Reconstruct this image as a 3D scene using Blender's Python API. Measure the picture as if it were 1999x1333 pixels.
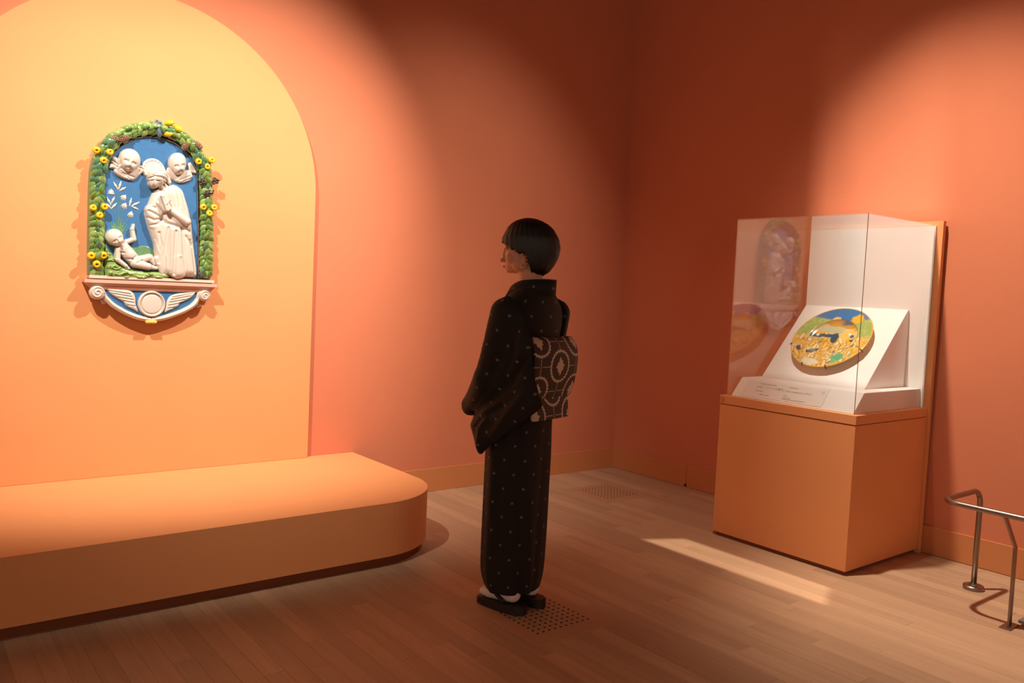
import bpy, bmesh, math, random
import numpy as np
from mathutils import Vector, Matrix

for o in list(bpy.data.objects): bpy.data.objects.remove(o)
SC = bpy.context.scene
COL = SC.collection
R = math.radians
random.seed(7)
rng = np.random.default_rng(11)

# ------------------------------------------------------------------ camera
cam = bpy.data.cameras.new('camera'); camo = bpy.data.objects.new('camera', cam); COL.objects.link(camo)
yaw, pitch, roll = .6666, -.0611, .0454
fw = Vector((math.sin(yaw)*math.cos(pitch), math.cos(yaw)*math.cos(pitch), math.sin(pitch)))
r0 = Vector((math.cos(yaw), -math.sin(yaw), 0)); u0 = r0.cross(fw)
rt = r0*math.cos(roll)+u0*math.sin(roll); up = -r0*math.sin(roll)+u0*math.cos(roll)
M = Matrix((rt, up, -fw)).transposed().to_4x4(); M.translation = Vector((-4.5834, -4.4794, 1.335))
camo.matrix_world = M
cam.sensor_width = 36; cam.lens = 36*1596.86/1999; cam.clip_start = .05
SC.camera = camo

# ------------------------------------------------------------------ world, lamps, exposure
w = bpy.data.worlds.new('world'); SC.world = w; w.use_nodes = True
bg = w.node_tree.nodes['Background']; bg.inputs[0].default_value = (1, .74, .57, 1); bg.inputs[1].default_value = .54
SC.view_settings.view_transform = 'Standard'; SC.view_settings.look = 'None'
SC.view_settings.exposure = 0.0; SC.view_settings.gamma = 1
SC.view_settings.use_curve_mapping = False

def spot(name, loc, target, watt, size, blend=.6, col=(1, .94, .85), rad=.03):
    l = bpy.data.lights.new(name, 'SPOT'); o = bpy.data.objects.new(name, l); COL.objects.link(o)
    o.location = loc; o.rotation_euler = (Vector(target)-Vector(loc)).to_track_quat('-Z', 'Y').to_euler()
    l.energy = watt; l.spot_size = R(size); l.spot_blend = blend; l.color = col; l.shadow_soft_size = rad
    return o
spot('relief_spotlight', (-4.95, -2.2, 4.05), (-3.25, 0, 1.38), 820, 54, 1.0)
spot('relief_spotlight', (-2.0, -2.2, 4.05), (-3.18, 0, 1.38), 700, 54, 1.0)
spot('wall_fill', (-1.75, -2.7, 4.1), (-1.55, 0, 1.15), 230, 56, 1.0, (1, .95, .87), .06)  # added fill in place of the relief spots' spill on the back wall
def framed(name, loc, target, watt, size, maskf, col=(1, .92, .80)):
    '''spot with a masked beam; maskf builds the opening from the beam's two tangents'''
    o = spot(name, loc, target, watt, size, 0.05, col, .012); l = o.data; l.use_nodes = True; nt = l.node_tree; L = nt.links
    em = nt.nodes['Emission']; tc = nt.nodes.new('ShaderNodeTexCoord'); sp = nt.nodes.new('ShaderNodeSeparateXYZ'); L.new(tc.outputs['Normal'], sp.inputs[0])
    def mth(op, a, b=None, c=None):
        n = nt.nodes.new('ShaderNodeMath'); n.operation = op
        for k, v in enumerate((a, b, c)):
            if v is None: continue
            if isinstance(v, (int, float)): n.inputs[k].default_value = v
            else: L.new(v, n.inputs[k])
        return n.outputs[0]
    az = mth('ABSOLUTE', sp.outputs[2]); tx = mth('DIVIDE', sp.outputs[0], az); ty = mth('DIVIDE', sp.outputs[1], az)
    L.new(maskf(mth, tx, ty), em.inputs['Strength']); return o
def soft(mth, v, e): return mth('MINIMUM', mth('MAXIMUM', mth('DIVIDE', v, e), 0.0), 1.0)
# added spots in place of light reflected off the glass case: a slim oblong on the boards in front of it, a soft upright band on the wall above it
def oblong(mth, tx, ty):
    half = mth('SUBTRACT', .127, mth('MULTIPLY', tx, .5))
    return mth('MULTIPLY', soft(mth, mth('SUBTRACT', .031, mth('ABSOLUTE', tx)), .006), soft(mth, mth('SUBTRACT', half, mth('ABSOLUTE', ty)), .012))
floor_refl = framed('floor_reflection_spot', (-1.115, -2.01, 4.1), (-1.115, -2.01, 0), 520, 24, oblong); floor_refl.rotation_euler = (0, 0, 0)
def band(mth, tx, ty):
    dn = mth('ABSOLUTE', ty)
    m_ = mth('MULTIPLY', soft(mth, mth('SUBTRACT', .30, mth('ABSOLUTE', tx)), .10), soft(mth, mth('SUBTRACT', dn, .45), 1.0))
    return mth('MULTIPLY', mth('MULTIPLY', m_, soft(mth, mth('SUBTRACT', 1.55, dn), .05)), mth('POWER', mth('DIVIDE', dn, 1.5), 5.0))
CASE_L, CASE_T = Vector((-1.55, -2.08, 4.15)), Vector((-.38, -2.80, .40))
CQ = (CASE_T-CASE_L).to_track_quat('-Z', 'Y').to_matrix().transposed()
def shutters(mth, tx, ty):
    out = None
    for nw, e in ((Vector((.36, -1, 0)), .16), (Vector((1, 0, -.16)), .25)):      # upright blade towards the corner, blade towards the room
        n = CQ @ nw
        d = mth('SUBTRACT', mth('ADD', mth('MULTIPLY', tx, n.x), mth('MULTIPLY', ty, n.y)), n.z)
        k = mth('ADD', mth('MULTIPLY', soft(mth, d, e), .76), .24); out = k if out is None else mth('MULTIPLY', out, k)
    return out
cl = framed('case_spotlight', CASE_L, CASE_T, 720, 72, shutters); cl.data.spot_blend = 1.0; cl.data.shadow_soft_size = .05
framed('wall_reflection_spot', (-1.5, -1.99, 4.15), (0, -1.99, 4.15), 260, 160, band)  # added spot, stands in for the top glass reflecting onto the wall


# ------------------------------------------------------------------ helpers
def lin(c):
    return tuple(((v/255)/12.92 if v/255 <= .04045 else ((v/255+.055)/1.055)**2.4) for v in c)+(1,)

def mat(name, col, rough=.6, metal=0, noise=0, nscale=30, bump=0, bscale=200, spec=.5, coat=0, stretch=None):
    m = bpy.data.materials.new(name); m.use_nodes = True
    nt = m.node_tree; b = nt.nodes['Principled BSDF']
    c = col if len(col) == 4 else lin(col)
    b.inputs['Base Color'].default_value = c; b.inputs['Roughness'].default_value = rough
    b.inputs['Metallic'].default_value = metal; b.inputs['Specular IOR Level'].default_value = spec
    b.inputs['Coat Weight'].default_value = coat; b.inputs['Coat Roughness'].default_value = .08
    if noise or bump:
        tc = nt.nodes.new('ShaderNodeTexCoord'); src = tc.outputs['Object']
        if stretch:
            mp = nt.nodes.new('ShaderNodeMapping'); mp.inputs['Scale'].default_value = stretch
            nt.links.new(src, mp.inputs[0]); src = mp.outputs[0]
        if noise:
            n = nt.nodes.new('ShaderNodeTexNoise'); n.inputs['Scale'].default_value = nscale; n.inputs['Detail'].default_value = 5
            nt.links.new(src, n.inputs['Vector'])
            mx = nt.nodes.new('ShaderNodeMix'); mx.data_type = 'RGBA'
            mx.inputs[6].default_value = tuple(v*(1-noise) for v in c[:3])+(1,)
            mx.inputs[7].default_value = tuple(min(1, v*(1+noise)) for v in c[:3])+(1,)
            nt.links.new(n.outputs['Fac'], mx.inputs[0]); nt.links.new(mx.outputs[2], b.inputs['Base Color'])
        if bump:
            n2 = nt.nodes.new('ShaderNodeTexNoise'); n2.inputs['Scale'].default_value = bscale; n2.inputs['Detail'].default_value = 3
            nt.links.new(src, n2.inputs['Vector'])
            bp = nt.nodes.new('ShaderNodeBump'); bp.inputs['Strength'].default_value = bump; bp.inputs['Distance'].default_value = .002
            nt.links.new(n2.outputs['Fac'], bp.inputs['Height']); nt.links.new(bp.outputs[0], b.inputs['Normal'])
    return m

MT = {}
MT['wall'] = mat('wall_paint', (206, 120, 85), .85, noise=.05, nscale=3, bump=.15, bscale=260, spec=.2)
MT['orange'] = mat('orange_paint', (224, 148, 93), .7, noise=.04, nscale=4, bump=.1, bscale=300, spec=.3)
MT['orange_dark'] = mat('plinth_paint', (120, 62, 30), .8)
MT['ceil'] = mat('ceiling_paint', (70, 62, 58), .9)
MT['board'] = mat('baseboard_paint', (200, 124, 74), .6, noise=.04, nscale=6, spec=.35)
MT['white'] = mat('white_paint', (238, 232, 226), .7, spec=.2)
MT['dark'] = mat('dark_void', (14, 9, 7), .9)
MT['steel'] = mat('brushed_steel', (150, 132, 120), .36, 1.0, noise=.1, nscale=20)
MT['glaze_white'] = mat('white_glaze', (206, 188, 172), .32, noise=.05, nscale=25, coat=.4, spec=.5)
MT['glaze_blue'] = mat('blue_glaze', (56, 104, 148), .35, noise=.14, nscale=40, coat=.3)
MT['glaze_pink'] = mat('bisque_pink', (206, 160, 138), .5, noise=.08, nscale=30)
MT['leaf_a'] = mat('leaf_green_glaze', (104, 132, 62), .18, noise=.25, nscale=60, coat=.7)
MT['leaf_b'] = mat('leaf_light_glaze', (136, 156, 84), .18, noise=.25, nscale=60, coat=.7)
MT['leaf_c'] = mat('leaf_teal_glaze', (78, 118, 84), .18, noise=.25, nscale=60, coat=.7)
MT['grass_glaze'] = mat('mound_green_glaze', (128, 150, 78), .3, noise=.3, nscale=70, coat=.4)
MT['grass_paint'] = mat('painted_green', (92, 126, 86), .35, noise=.25, nscale=60, coat=.3)
MT['yellow'] = mat('yellow_glaze', (238, 184, 26), .18, noise=.12, nscale=50, coat=.7)
MT['berry'] = mat('berry_glaze', (58, 34, 30), .2, coat=.6)
MT['cone'] = mat('cone_brown_glaze', (130, 92, 66), .25, noise=.2, nscale=80, coat=.5)
MT['ribbon'] = mat('ribbon_blue_glaze', (96, 118, 130), .25, noise=.15, nscale=50, coat=.5)
MT['edge'] = mat('frame_edge', (112, 84, 66), .6)
MT['gold'] = mat('gold_glaze', (228, 190, 90), .3, coat=.4)
MT['skin'] = mat('skin', (205, 142, 108), .5, noise=.06, nscale=20)
MT['lip'] = mat('lip', (160, 78, 66), .45)
MT['eye'] = mat('eye_dark', (18, 12, 10), .2)
MT['tabi'] = mat('tabi_cotton', (222, 205, 196), .8, bump=.2, bscale=400)
MT['under'] = mat('under_collar', (214, 186, 170), .8)
MT['sole'] = mat('sandal_sole', (34, 22, 18), .5, noise=.1)
MT['strap'] = mat('sandal_strap', (26, 20, 20), .6)
MT['print'] = mat('print_grey', (150, 140, 134), .8)
MT['seam'] = mat('glass_seam', (120, 70, 52), .4)
MT['pin'] = mat('mount_pin', (60, 48, 36), .4, .6)

def new(name, verts, faces, m, parent=None, smooth=False):
    me = bpy.data.meshes.new(name)
    me.from_pydata([tuple(v) for v in verts], [], [tuple(f) for f in faces]); me.update()
    if m is not None: me.materials.append(MT[m] if isinstance(m, str) else m)
    if smooth: me.polygons.foreach_set('use_smooth', [True]*len(me.polygons))
    o = bpy.data.objects.new(name, me); COL.objects.link(o)
    if parent is not None: o.parent = parent
    return o

def frombm(name, bm, m, parent=None, smooth=False):
    bmesh.ops.recalc_face_normals(bm, faces=bm.faces)
    me = bpy.data.meshes.new(name); bm.to_mesh(me); bm.free()
    me.materials.append(MT[m] if isinstance(m, str) else m)
    if smooth: me.polygons.foreach_set('use_smooth', [True]*len(me.polygons))
    o = bpy.data.objects.new(name, me); COL.objects.link(o)
    if parent is not None: o.parent = parent
    return o

def addbox(bm, lo, hi, bev=0):
    c = [(a+b)/2 for a, b in zip(lo, hi)]; s = [abs(b-a) for a, b in zip(lo, hi)]
    r = bmesh.ops.create_cube(bm, size=1, matrix=Matrix.Translation(c) @ Matrix.Diagonal((*s, 1)))
    if bev:
        es = {e for v in r['verts'] for e in v.link_edges}
        bmesh.ops.bevel(bm, geom=list(es), offset=bev, segments=2, affect='EDGES', profile=.5)

def box(name, lo, hi, m, parent=None, bev=0):
    bm = bmesh.new(); addbox(bm, lo, hi, bev)
    return frombm(name, bm, m, parent)

def empty(name, loc, rz=0):
    o = bpy.data.objects.new(name, None); COL.objects.link(o); o.location = loc; o.rotation_euler = (0, 0, rz)
    o.empty_display_size = .1
    return o

def tag(o, label, cat, group=None):
    o['label'] = label; o['category'] = cat
    if group: o['group'] = group
    return o

def struct(o): o['kind'] = 'structure'; return o

def extrude_poly(bm, pts, axis, a, b):
    """pts 2D polygon; axis = index of the extrusion axis; closed prism"""
    def p3(p, t):
        if axis == 0: return (t, p[0], p[1])
        if axis == 1: return (p[0], t, p[1])
        return (p[0], p[1], t)
    A = [bm.verts.new(p3(p, a)) for p in pts]; B = [bm.verts.new(p3(p, b)) for p in pts]
    n = len(pts); bm.faces.new(A); bm.faces.new(B[::-1])
    for i in range(n): bm.faces.new((A[i], B[i], B[(i+1) % n], A[(i+1) % n]))

def lathe(bm, prof, seg=32, close=False, mtx=None):
    rings = []
    for r, z in prof:
        rings.append([bm.verts.new((r*math.cos(2*math.pi*k/seg), r*math.sin(2*math.pi*k/seg), z)) for k in range(seg)])
    for a, b in zip(rings, rings[1:]):
        for k in range(seg): bm.faces.new((a[k], a[(k+1) % seg], b[(k+1) % seg], b[k]))
    if close: bm.faces.new(rings[0][::-1]); bm.faces.new(rings[-1])
    if mtx is not None: bmesh.ops.transform(bm, matrix=mtx, verts=[v for r in rings for v in r])

def tube(bm, pts, rad, seg=12):
    pts = [Vector(p) for p in pts]; rings = []
    rads = rad if isinstance(rad, (list, tuple)) else [rad]*len(pts)
    prev = None
    for i, p in enumerate(pts):
        t = (pts[min(i+1, len(pts)-1)]-pts[max(i-1, 0)]).normalized()
        if prev is None:
            a = Vector((0, 0, 1)) if abs(t.z) < .9 else Vector((1, 0, 0)); x = t.cross(a).normalized()
        else:
            x = (prev-t*prev.dot(t)).normalized()
        prev = x; y = t.cross(x)
        rings.append([bm.verts.new(p+(x*math.cos(2*math.pi*k/seg)+y*math.sin(2*math.pi*k/seg))*rads[i]) for k in range(seg)])
    for a, b in zip(rings, rings[1:]):
        for k in range(seg): bm.faces.new((a[k], a[(k+1) % seg], b[(k+1) % seg], b[k]))
    bm.faces.new(rings[0][::-1]); bm.faces.new(rings[-1])

def catmull(pts, n=6):
    P = [np.array(p, float) for p in pts]; P = [2*P[0]-P[1]]+P+[2*P[-1]-P[-2]]; out = []
    for i in range(1, len(P)-2):
        for k in range(n):
            t = k/n; a, b, c, d = P[i-1], P[i], P[i+1], P[i+2]
            out.append(.5*((2*b)+(c-a)*t+(2*a-5*b+4*c-d)*t*t+(3*b-a-3*c+d)*t**3))
    out.append(P[-2]); return out

# signed-distance helpers for carved reliefs and padded cloth
def sd_poly(X, Y, poly):
    d = np.full(X.shape, 1e9); ins = np.zeros(X.shape, bool); n = len(poly)
    for i in range(n):
        x1, y1 = poly[i]; x2, y2 = poly[(i+1) % n]; dx, dy = x2-x1, y2-y1
        t = np.clip(((X-x1)*dx+(Y-y1)*dy)/(dx*dx+dy*dy+1e-12), 0, 1)
        d = np.minimum(d, np.hypot(X-x1-t*dx, Y-y1-t*dy))
        c = ((y1 > Y) != (y2 > Y)) & (X < (x2-x1)*(Y-y1)/((y2-y1) if abs(y2-y1) > 1e-12 else 1e-12)+x1)
        ins ^= c
    return np.where(ins, d, -d)
def seg_dist(X, Y, a, b):
    dx, dy = b[0]-a[0], b[1]-a[1]
    t = np.clip(((X-a[0])*dx+(Y-a[1])*dy)/(dx*dx+dy*dy+1e-12), 0, 1)
    return np.hypot(X-a[0]-t*dx, Y-a[1]-t*dy), t
def dome(d, wdt, h):
    q = np.clip(d/wdt, 0, 1)
    return np.where(d > 0, h*np.sqrt(np.maximum(0, 1-(1-q)**2)), d*1.5)
def pillow(poly, wdt, h, smooth=3):
    p = [tuple(q) for q in catmull(list(poly)+[poly[0]], smooth)[:-1]] if smooth > 1 else poly
    return lambda X, Y: dome(sd_poly(X, Y, p), wdt, h)
def cap(a, ra, b, rb, k=1.0, base=0):
    def f(X, Y):
        ds, t = seg_dist(X, Y, a, b); r = ra+(rb-ra)*t; d = r-ds
        return np.where(d > 0, dome(d, r, 1)*r*k+base, d*1.5)
    return f
def ell(c, rx, ry, rot, h, base=0):
    def f(X, Y):
        ca, sa = math.cos(rot), math.sin(rot); x = (X-c[0])*ca+(Y-c[1])*sa; y = -(X-c[0])*sa+(Y-c[1])*ca
        q = np.hypot(x/rx, y/ry); d = (1-q)*min(rx, ry)
        return np.where(d > 0, h*np.sqrt(np.maximum(0, 1-q*q))+base, d*1.5)
    return f
def smax(A, B, k):
    h = np.maximum(k-np.abs(A-B), 0)/k
    return np.maximum(A, B)+h*h*k*.25
def ridge(line, sig, amp):
    def f(X, Y):
        d = np.full(X.shape, 1e9)
        for a, b in zip(line, line[1:]): d = np.minimum(d, seg_dist(X, Y, a, b)[0])
        return amp*np.exp(-d*d/(2*sig*sig))
    return f
def field(X, Y, prims, ridges=(), k=.006):
    H = None
    for f in prims:
        h = f(X, Y); H = h if H is None else smax(H, h, k)
    ins = np.clip(H/.006, 0, 1)
    for f in ridges: H = H+f(X, Y)*ins
    return H
def hf_mesh(name, b, step, prims, ridges, to3, m, parent, k=.006, back=None, minh=-.004):
    xs = np.arange(b[0], b[1], step); ys = np.arange(b[2], b[3], step)
    X, Y = np.meshgrid(xs, ys); H = field(X, Y, prims, ridges, k)
    inside = H > 0
    cell = inside[:-1, :-1] | inside[1:, :-1] | inside[:-1, 1:] | inside[1:, 1:]
    idx = -np.ones(H.shape, int); verts = []; faces = []
    cy, cx = np.nonzero(cell)
    need = np.zeros(H.shape, bool)
    for dy in (0, 1):
        for dx in (0, 1): need[cy+dy, cx+dx] = True
    vy, vx = np.nonzero(need); idx[vy, vx] = np.arange(len(vy))
    gy, gx = np.gradient(H, step); gn = np.hypot(gx, gy)+1e-9; out_ = need & (H < 0)
    sh = np.where(out_, np.clip(-H/1.5, 0, step*1.5), 0); X = X+gx/gn*sh; Y = Y+gy/gn*sh     # slide rim points onto the outline
    Hc = np.maximum(H, minh)
    V = to3(X[vy, vx], Y[vy, vx], Hc[vy, vx])
    F = np.stack([idx[cy, cx], idx[cy, cx+1], idx[cy+1, cx+1], idx[cy+1, cx]], 1)
    verts = V.tolist(); faces = F.tolist()
    if back is not None:
        n0 = len(verts); V2 = back(X[vy, vx], Y[vy, vx], Hc[vy, vx]); verts += V2.tolist()
        faces += [[a+n0 for a in f[::-1]] for f in faces]
    o = new(name, verts, faces, m, parent, True)
    return o

# ------------------------------------------------------------------ room shell
WH = 4.7
struct(box('wall_back', (-9, 0, -.1), (.3, .2, WH), 'wall'))
struct(box('wall_right', (0, -9, -.1), (.2, 0, WH), 'wall'))
struct(box('ceiling', (-9, -9, WH), (.2, .2, WH+.1), 'ceil'))
b = struct(box('baseboard_back', (-2.9, -.012, 0), (-.012, 0, .154), 'board', bev=.002))
struct(box('baseboard_left', (-9, -.012, 0), (-4.5, 0, .154), 'board', bev=.002))
b = struct(empty('baseboard_right', (0, 0, 0)))
box('board', (-.014, -.744, 0), (0, -.0, .154), 'board', b, .002)
box('board', (-.012, -8.9, 0), (0, -.746, .154), 'board', b, .002)
bm = bmesh.new(); bmesh.ops.create_cone(bm, cap_ends=True, segments=12, radius1=.009, radius2=.009, depth=.006, matrix=Matrix.Translation((-.0145, -.742, .016)) @ Matrix.Rotation(R(90), 4, 'Y'))
frombm('cable_hole', bm, 'dark', b)

# floor of narrow boards running parallel to the right-hand wall
fl = struct(box('floor', (-9, -9, -.12), (.2, .2, -.012), 'orange_dark'))
def wood():
    m = bpy.data.materials.new('maple_boards'); m.use_nodes = True; nt = m.node_tree; bs = nt.nodes['Principled BSDF']
    oi = nt.nodes.new('ShaderNodeObjectInfo'); ge = nt.nodes.new('ShaderNodeNewGeometry')
    cb = nt.nodes.new('ShaderNodeCombineXYZ'); mu = nt.nodes.new('ShaderNodeMath'); mu.operation = 'MULTIPLY'; mu.inputs[1].default_value = 37
    nt.links.new(oi.outputs['Random'], mu.inputs[0]); nt.links.new(mu.outputs[0], cb.inputs[2])
    ad = nt.nodes.new('ShaderNodeVectorMath'); ad.operation = 'ADD'
    mp = nt.nodes.new('ShaderNodeVectorMath'); mp.operation = 'MULTIPLY'; mp.inputs[1].default_value = (26, 1.3, 1)
    nt.links.new(ge.outputs['Position'], mp.inputs[0]); nt.links.new(mp.outputs[0], ad.inputs[0]); nt.links.new(cb.outputs[0], ad.inputs[1])
    n = nt.nodes.new('ShaderNodeTexNoise'); n.inputs['Scale'].default_value = 1.6; n.inputs['Detail'].default_value = 6; n.inputs['Distortion'].default_value = .6
    nt.links.new(ad.outputs[0], n.inputs['Vector'])
    mx = nt.nodes.new('ShaderNodeMix'); mx.data_type = 'RGBA'
    mx.inputs[6].default_value = lin((172, 132, 100)); mx.inputs[7].default_value = lin((200, 160, 124))
    nt.links.new(n.outputs['Fac'], mx.inputs[0])
    hs = nt.nodes.new('ShaderNodeHueSaturation'); mr = nt.nodes.new('ShaderNodeMapRange'); mr.inputs[3].default_value = .86; mr.inputs[4].default_value = 1.10
    nt.links.new(oi.outputs['Random'], mr.inputs[0]); nt.links.new(mr.outputs[0], hs.inputs['Value']); nt.links.new(mx.outputs[2], hs.inputs['Color'])
    nt.links.new(hs.outputs[0], bs.inputs['Base Color'])
    bs.inputs['Roughness'].default_value = .42; bs.inputs['Specular IOR Level'].default_value = .4
    bp = nt.nodes.new('ShaderNodeBump'); bp.inputs['Strength'].default_value = .05; bp.inputs['Distance'].default_value = .002
    nt.links.new(n.outputs['Fac'], bp.inputs['Height']); nt.links.new(bp.outputs[0], bs.inputs['Normal'])
    return m
MT['wood'] = wood()
PW = .075
def plank_mesh(L):
    bm = bmesh.new(); addbox(bm, (-PW/2+.0002, -L/2+.0002, -.012), (PW/2-.0002, L/2-.0002, 0))
    top = [e for e in bm.edges if all(abs(v.co.z) < 1e-5 for v in e.verts)]
    bmesh.ops.bevel(bm, geom=top, offset=.0006, segments=1, affect='EDGES')
    me = bpy.data.meshes.new('plank'); bm.to_mesh(me); bm.free(); me.materials.append(MT['wood']); return me
PL = {L: plank_mesh(L) for L in (.9, 1.2, 1.5)}
cpos = np.array((-4.5834, -4.4794, 1.335)); cr = np.array(rt); cu = np.array(up); cf = np.array(fw)
def vis(x, y):
    d = np.array((x, y, 0))-cpos; z = d@cf
    if z < .3: return -1
    return z if abs(d@cr/z) < .66 and abs(d@cu/z) < .45 else -1
cand = []; x = -PW/2-.014
while x > -5.2:
    y = -.001; first = True
    while y > -5.4:
        L = random.choice((.9, 1.2, 1.2, 1.5)); base = L
        if first: L = random.uniform(.25, 1.3); first = False
        y0, y1 = y, y-L
        vs = [vis(x, yy) for yy in np.linspace(y0, y1, 12)]; vs = [v for v in vs if v > 0]
        cand.append((min(vs) if vs else 99, x, y-L/2, base, L/base)); y -= L
    x -= PW
cand.sort(key=lambda c: c[0])
seen = [c for c in cand if c[0] < 99]
restv = []; restf = []
for i, (dz, x, y, L, sy) in enumerate(cand):
    if i < 299 and dz < 99:
        o = bpy.data.objects.new('plank', PL[L]); COL.objects.link(o); o.parent = fl; o.location = (x, y, random.uniform(-.0004, .0004)); o.scale = (1, sy, 1)
    else:
        n0 = len(restv); me = PL[L]
        restv += [(v.co.x+x, v.co.y*sy+y, v.co.z) for v in me.vertices]
        restf += [[a+n0 for a in p.vertices] for p in me.polygons]
o = new('far_planks', restv, restf, 'wood', fl); o['kind'] = 'stuff'
print('planks in view', len(seen), 'total', len(cand))

# perforated floor vents let into the boards
MT['vent'] = mat('vent_wood', (184, 136, 100), .5, noise=.12, nscale=9, stretch=(20, 1, 1))
def vent(x0, x1, y0, y1, hx, hy, sp, label, nhx, nhy):
    v = empty('floor_vent', ((x0+x1)/2, (y0+y1)/2, 0)); tag(v, label, 'floor vent')
    cx, cy = v.location.x, v.location.y
    box('plate', (x0-cx, y0-cy, -.004), (x1-cx, y1-cy, .0012), 'vent', v, .0008)
    bm = bmesh.new()
    for i in range(nhx):
        for j in range(nhy):
            bmesh.ops.create_cone(bm, cap_ends=True, segments=10, radius1=.0055, radius2=.0055, depth=.003, matrix=Matrix.Translation((hx-cx+i*sp, hy-cy-j*sp, .0002)))
    h = frombm('perforations', bm, 'dark', v); h['kind'] = 'stuff'
vent(-2.60, -2.19, -2.20, -1.76, -2.525, -1.84, .030, 'perforated wooden floor vent beside the dark sandals', 10, 10)
vent(-.85, -.42, -.80, -.38, -.765, -.45, .030, 'perforated wooden floor vent near the corner of the room', 10, 10)

# ------------------------------------------------------------------ arched panel and platform
PCX, PZ, PR = -3.475, 1.835, .905
bm = bmesh.new(); pts = [(PCX-PR, .31), (PCX+PR, .31)]+[(PCX+PR*math.cos(a), PZ+PR*math.sin(a)) for a in np.linspace(0, math.pi, 72)]
extrude_poly(bm, pts, 1, -.036, -.0005)
bmesh.ops.bevel(bm, geom=[e for e in bm.edges if all(abs(v.co.y+.036) < 1e-4 for v in e.verts)], offset=.002, segments=1, affect='EDGES')
tag(frombm('arched_panel', bm, 'orange'), 'tall orange arched panel on the wall behind the hanging relief', 'panel')

pf = empty('display_platform', (-3.475, -.57, 0)); tag(pf, 'long low orange platform with rounded corners below the arched panel', 'platform')
def plat_outline(inset, rad):
    x0, x1, y0 = -4.69+inset, -2.26-inset, -1.143+inset; out = [(x0, -.001), (x0, y0+rad)]
    out += [(x0+rad-rad*math.cos(a), y0+rad-rad*math.sin(a)) for a in np.linspace(0, math.pi/2, 20)[1:]]
    out += [(x1-rad+rad*math.sin(a), y0+rad-rad*math.cos(a)) for a in np.linspace(0, math.pi/2, 20)]
    out += [(x1, -.001)]
    return [(p[0]+3.475, p[1]+.57) for p in out]
bm = bmesh.new(); extrude_poly(bm, plat_outline(0, .4), 2, .05, .31)
bmesh.ops.bevel(bm, geom=[e for e in bm.edges if all(abs(v.co.z-.31) < 1e-4 for v in e.verts)], offset=.002, segments=1, affect='EDGES')
frombm('body', bm, 'orange', pf)
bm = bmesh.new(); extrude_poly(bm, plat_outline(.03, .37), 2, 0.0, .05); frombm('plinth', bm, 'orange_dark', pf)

# ------------------------------------------------------------------ glazed relief
RX, RZ, RY = -3.455, 1.3, -.036
rel = empty('terracotta_relief', (RX, RY, RZ)); tag(rel, 'glazed terracotta relief with leafy arched frame and white figures on blue', 'relief sculpture')
PXM = .00253
def on(y0):
    return lambda X, Y, H: np.stack([X, -(y0+H), Y], 1)
BACK = .030
inner = [(-0.2225,0.0215), (-0.2255,0.2411), (-0.2247,0.5139), (-0.2095,0.5751), (-0.1827,0.6257), (-0.1393,0.6741), (-0.0857,0.7070), (-0.0285,0.7231), (0.0349,0.7250), (0.0922,0.7104), (0.1433,0.6815), (0.1825,0.6373), (0.2071,0.5775), (0.2213,0.2774), (0.2266,0.0268)]
def flat_plate(name, poly, y0, y1, m, parent, bev=0):
    bm = bmesh.new(); extrude_poly(bm, poly, 1, -y1, -y0)
    if bev: bmesh.ops.bevel(bm, geom=[e for e in bm.edges if all(abs(v.co.y+y1) < 1e-5 for v in e.verts)], offset=bev, segments=2, affect='EDGES')
    return frombm(name, bm, m, parent)
def grow(poly, f, c): return [((p[0]-c[0])*f+c[0], (p[1]-c[1])*f+c[1]) for p in poly]
cc = (-.003, .35)
flat_plate('background', inner, .0, BACK, 'glaze_blue', rel)

# frame and garland
gl = [(-0.2591,0.0248), (-0.2609,0.1639), (-0.2606,0.3125), (-0.2585,0.4974)]
top = [(-0.2438,0.5853), (-0.2107,0.6563), (-0.1562,0.7113), (-0.0911,0.7487), (-0.0268,0.7663), (0.0390,0.7690), (0.1090,0.7515), (0.1786,0.7047), (0.2238,0.6428)]
gr_ = [(0.2492,0.5589), (0.2615,0.3608), (0.2624,0.2004), (0.2635,0.0311)]
path = [np.array(p) for p in catmull(gl+top+gr_, 14)]
gar = new('garland', [], [], None, rel)
bm = bmesh.new(); rings = []
for i, p in enumerate(path):
    t = path[min(i+1, len(path)-1)]-path[max(i-1, 0)]; t = t/np.linalg.norm(t); n = np.array([-t[1], t[0]])
    ring = []
    for a in np.linspace(0, math.pi, 9):
        s = math.cos(a)*.036; ring.append(bm.verts.new((p[0]+n[0]*s, -.002-math.sin(a)*.052, p[1]+n[1]*s)))
    rings.append(ring)
for a, b_ in zip(rings, rings[1:]):
    for k in range(8): bm.faces.new((a[k], a[k+1], b_[k+1], b_[k]))
    bm.faces.new((a[0], b_[0], b_[8], a[8]))
bm.faces.new(rings[0]); bm.faces.new(rings[-1][::-1])
bmesh.ops.recalc_face_normals(bm, faces=bm.faces)
me = bpy.data.meshes.new('garland'); bm.to_mesh(me); bm.free(); me.materials.append(MT['leaf_c']); gar.data = me
# frame edge strip round the blue field
bm = bmesh.new(); out2 = grow(inner, 1.0, cc)
ip = [np.array(p) for p in inner]
for y_, wd in ((.038, .003),):
    prev = None
    for i, p in enumerate(ip):
        t = ip[min(i+1, len(ip)-1)]-ip[max(i-1, 0)]; t = t/np.linalg.norm(t); n = np.array([-t[1], t[0]])
        q = p+n*wd; v = [bm.verts.new((p[0], -.0, p[1])), bm.verts.new((p[0], -y_, p[1])), bm.verts.new((q[0], -y_, q[1])), bm.verts.new((q[0], 0, q[1]))]
        if prev:
            for k in range(4): bm.faces.new((prev[k], prev[(k+1) % 4], v[(k+1) % 4], v[k]))
        prev = v
frombm('frame_edge', bm, 'edge', rel)

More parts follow.
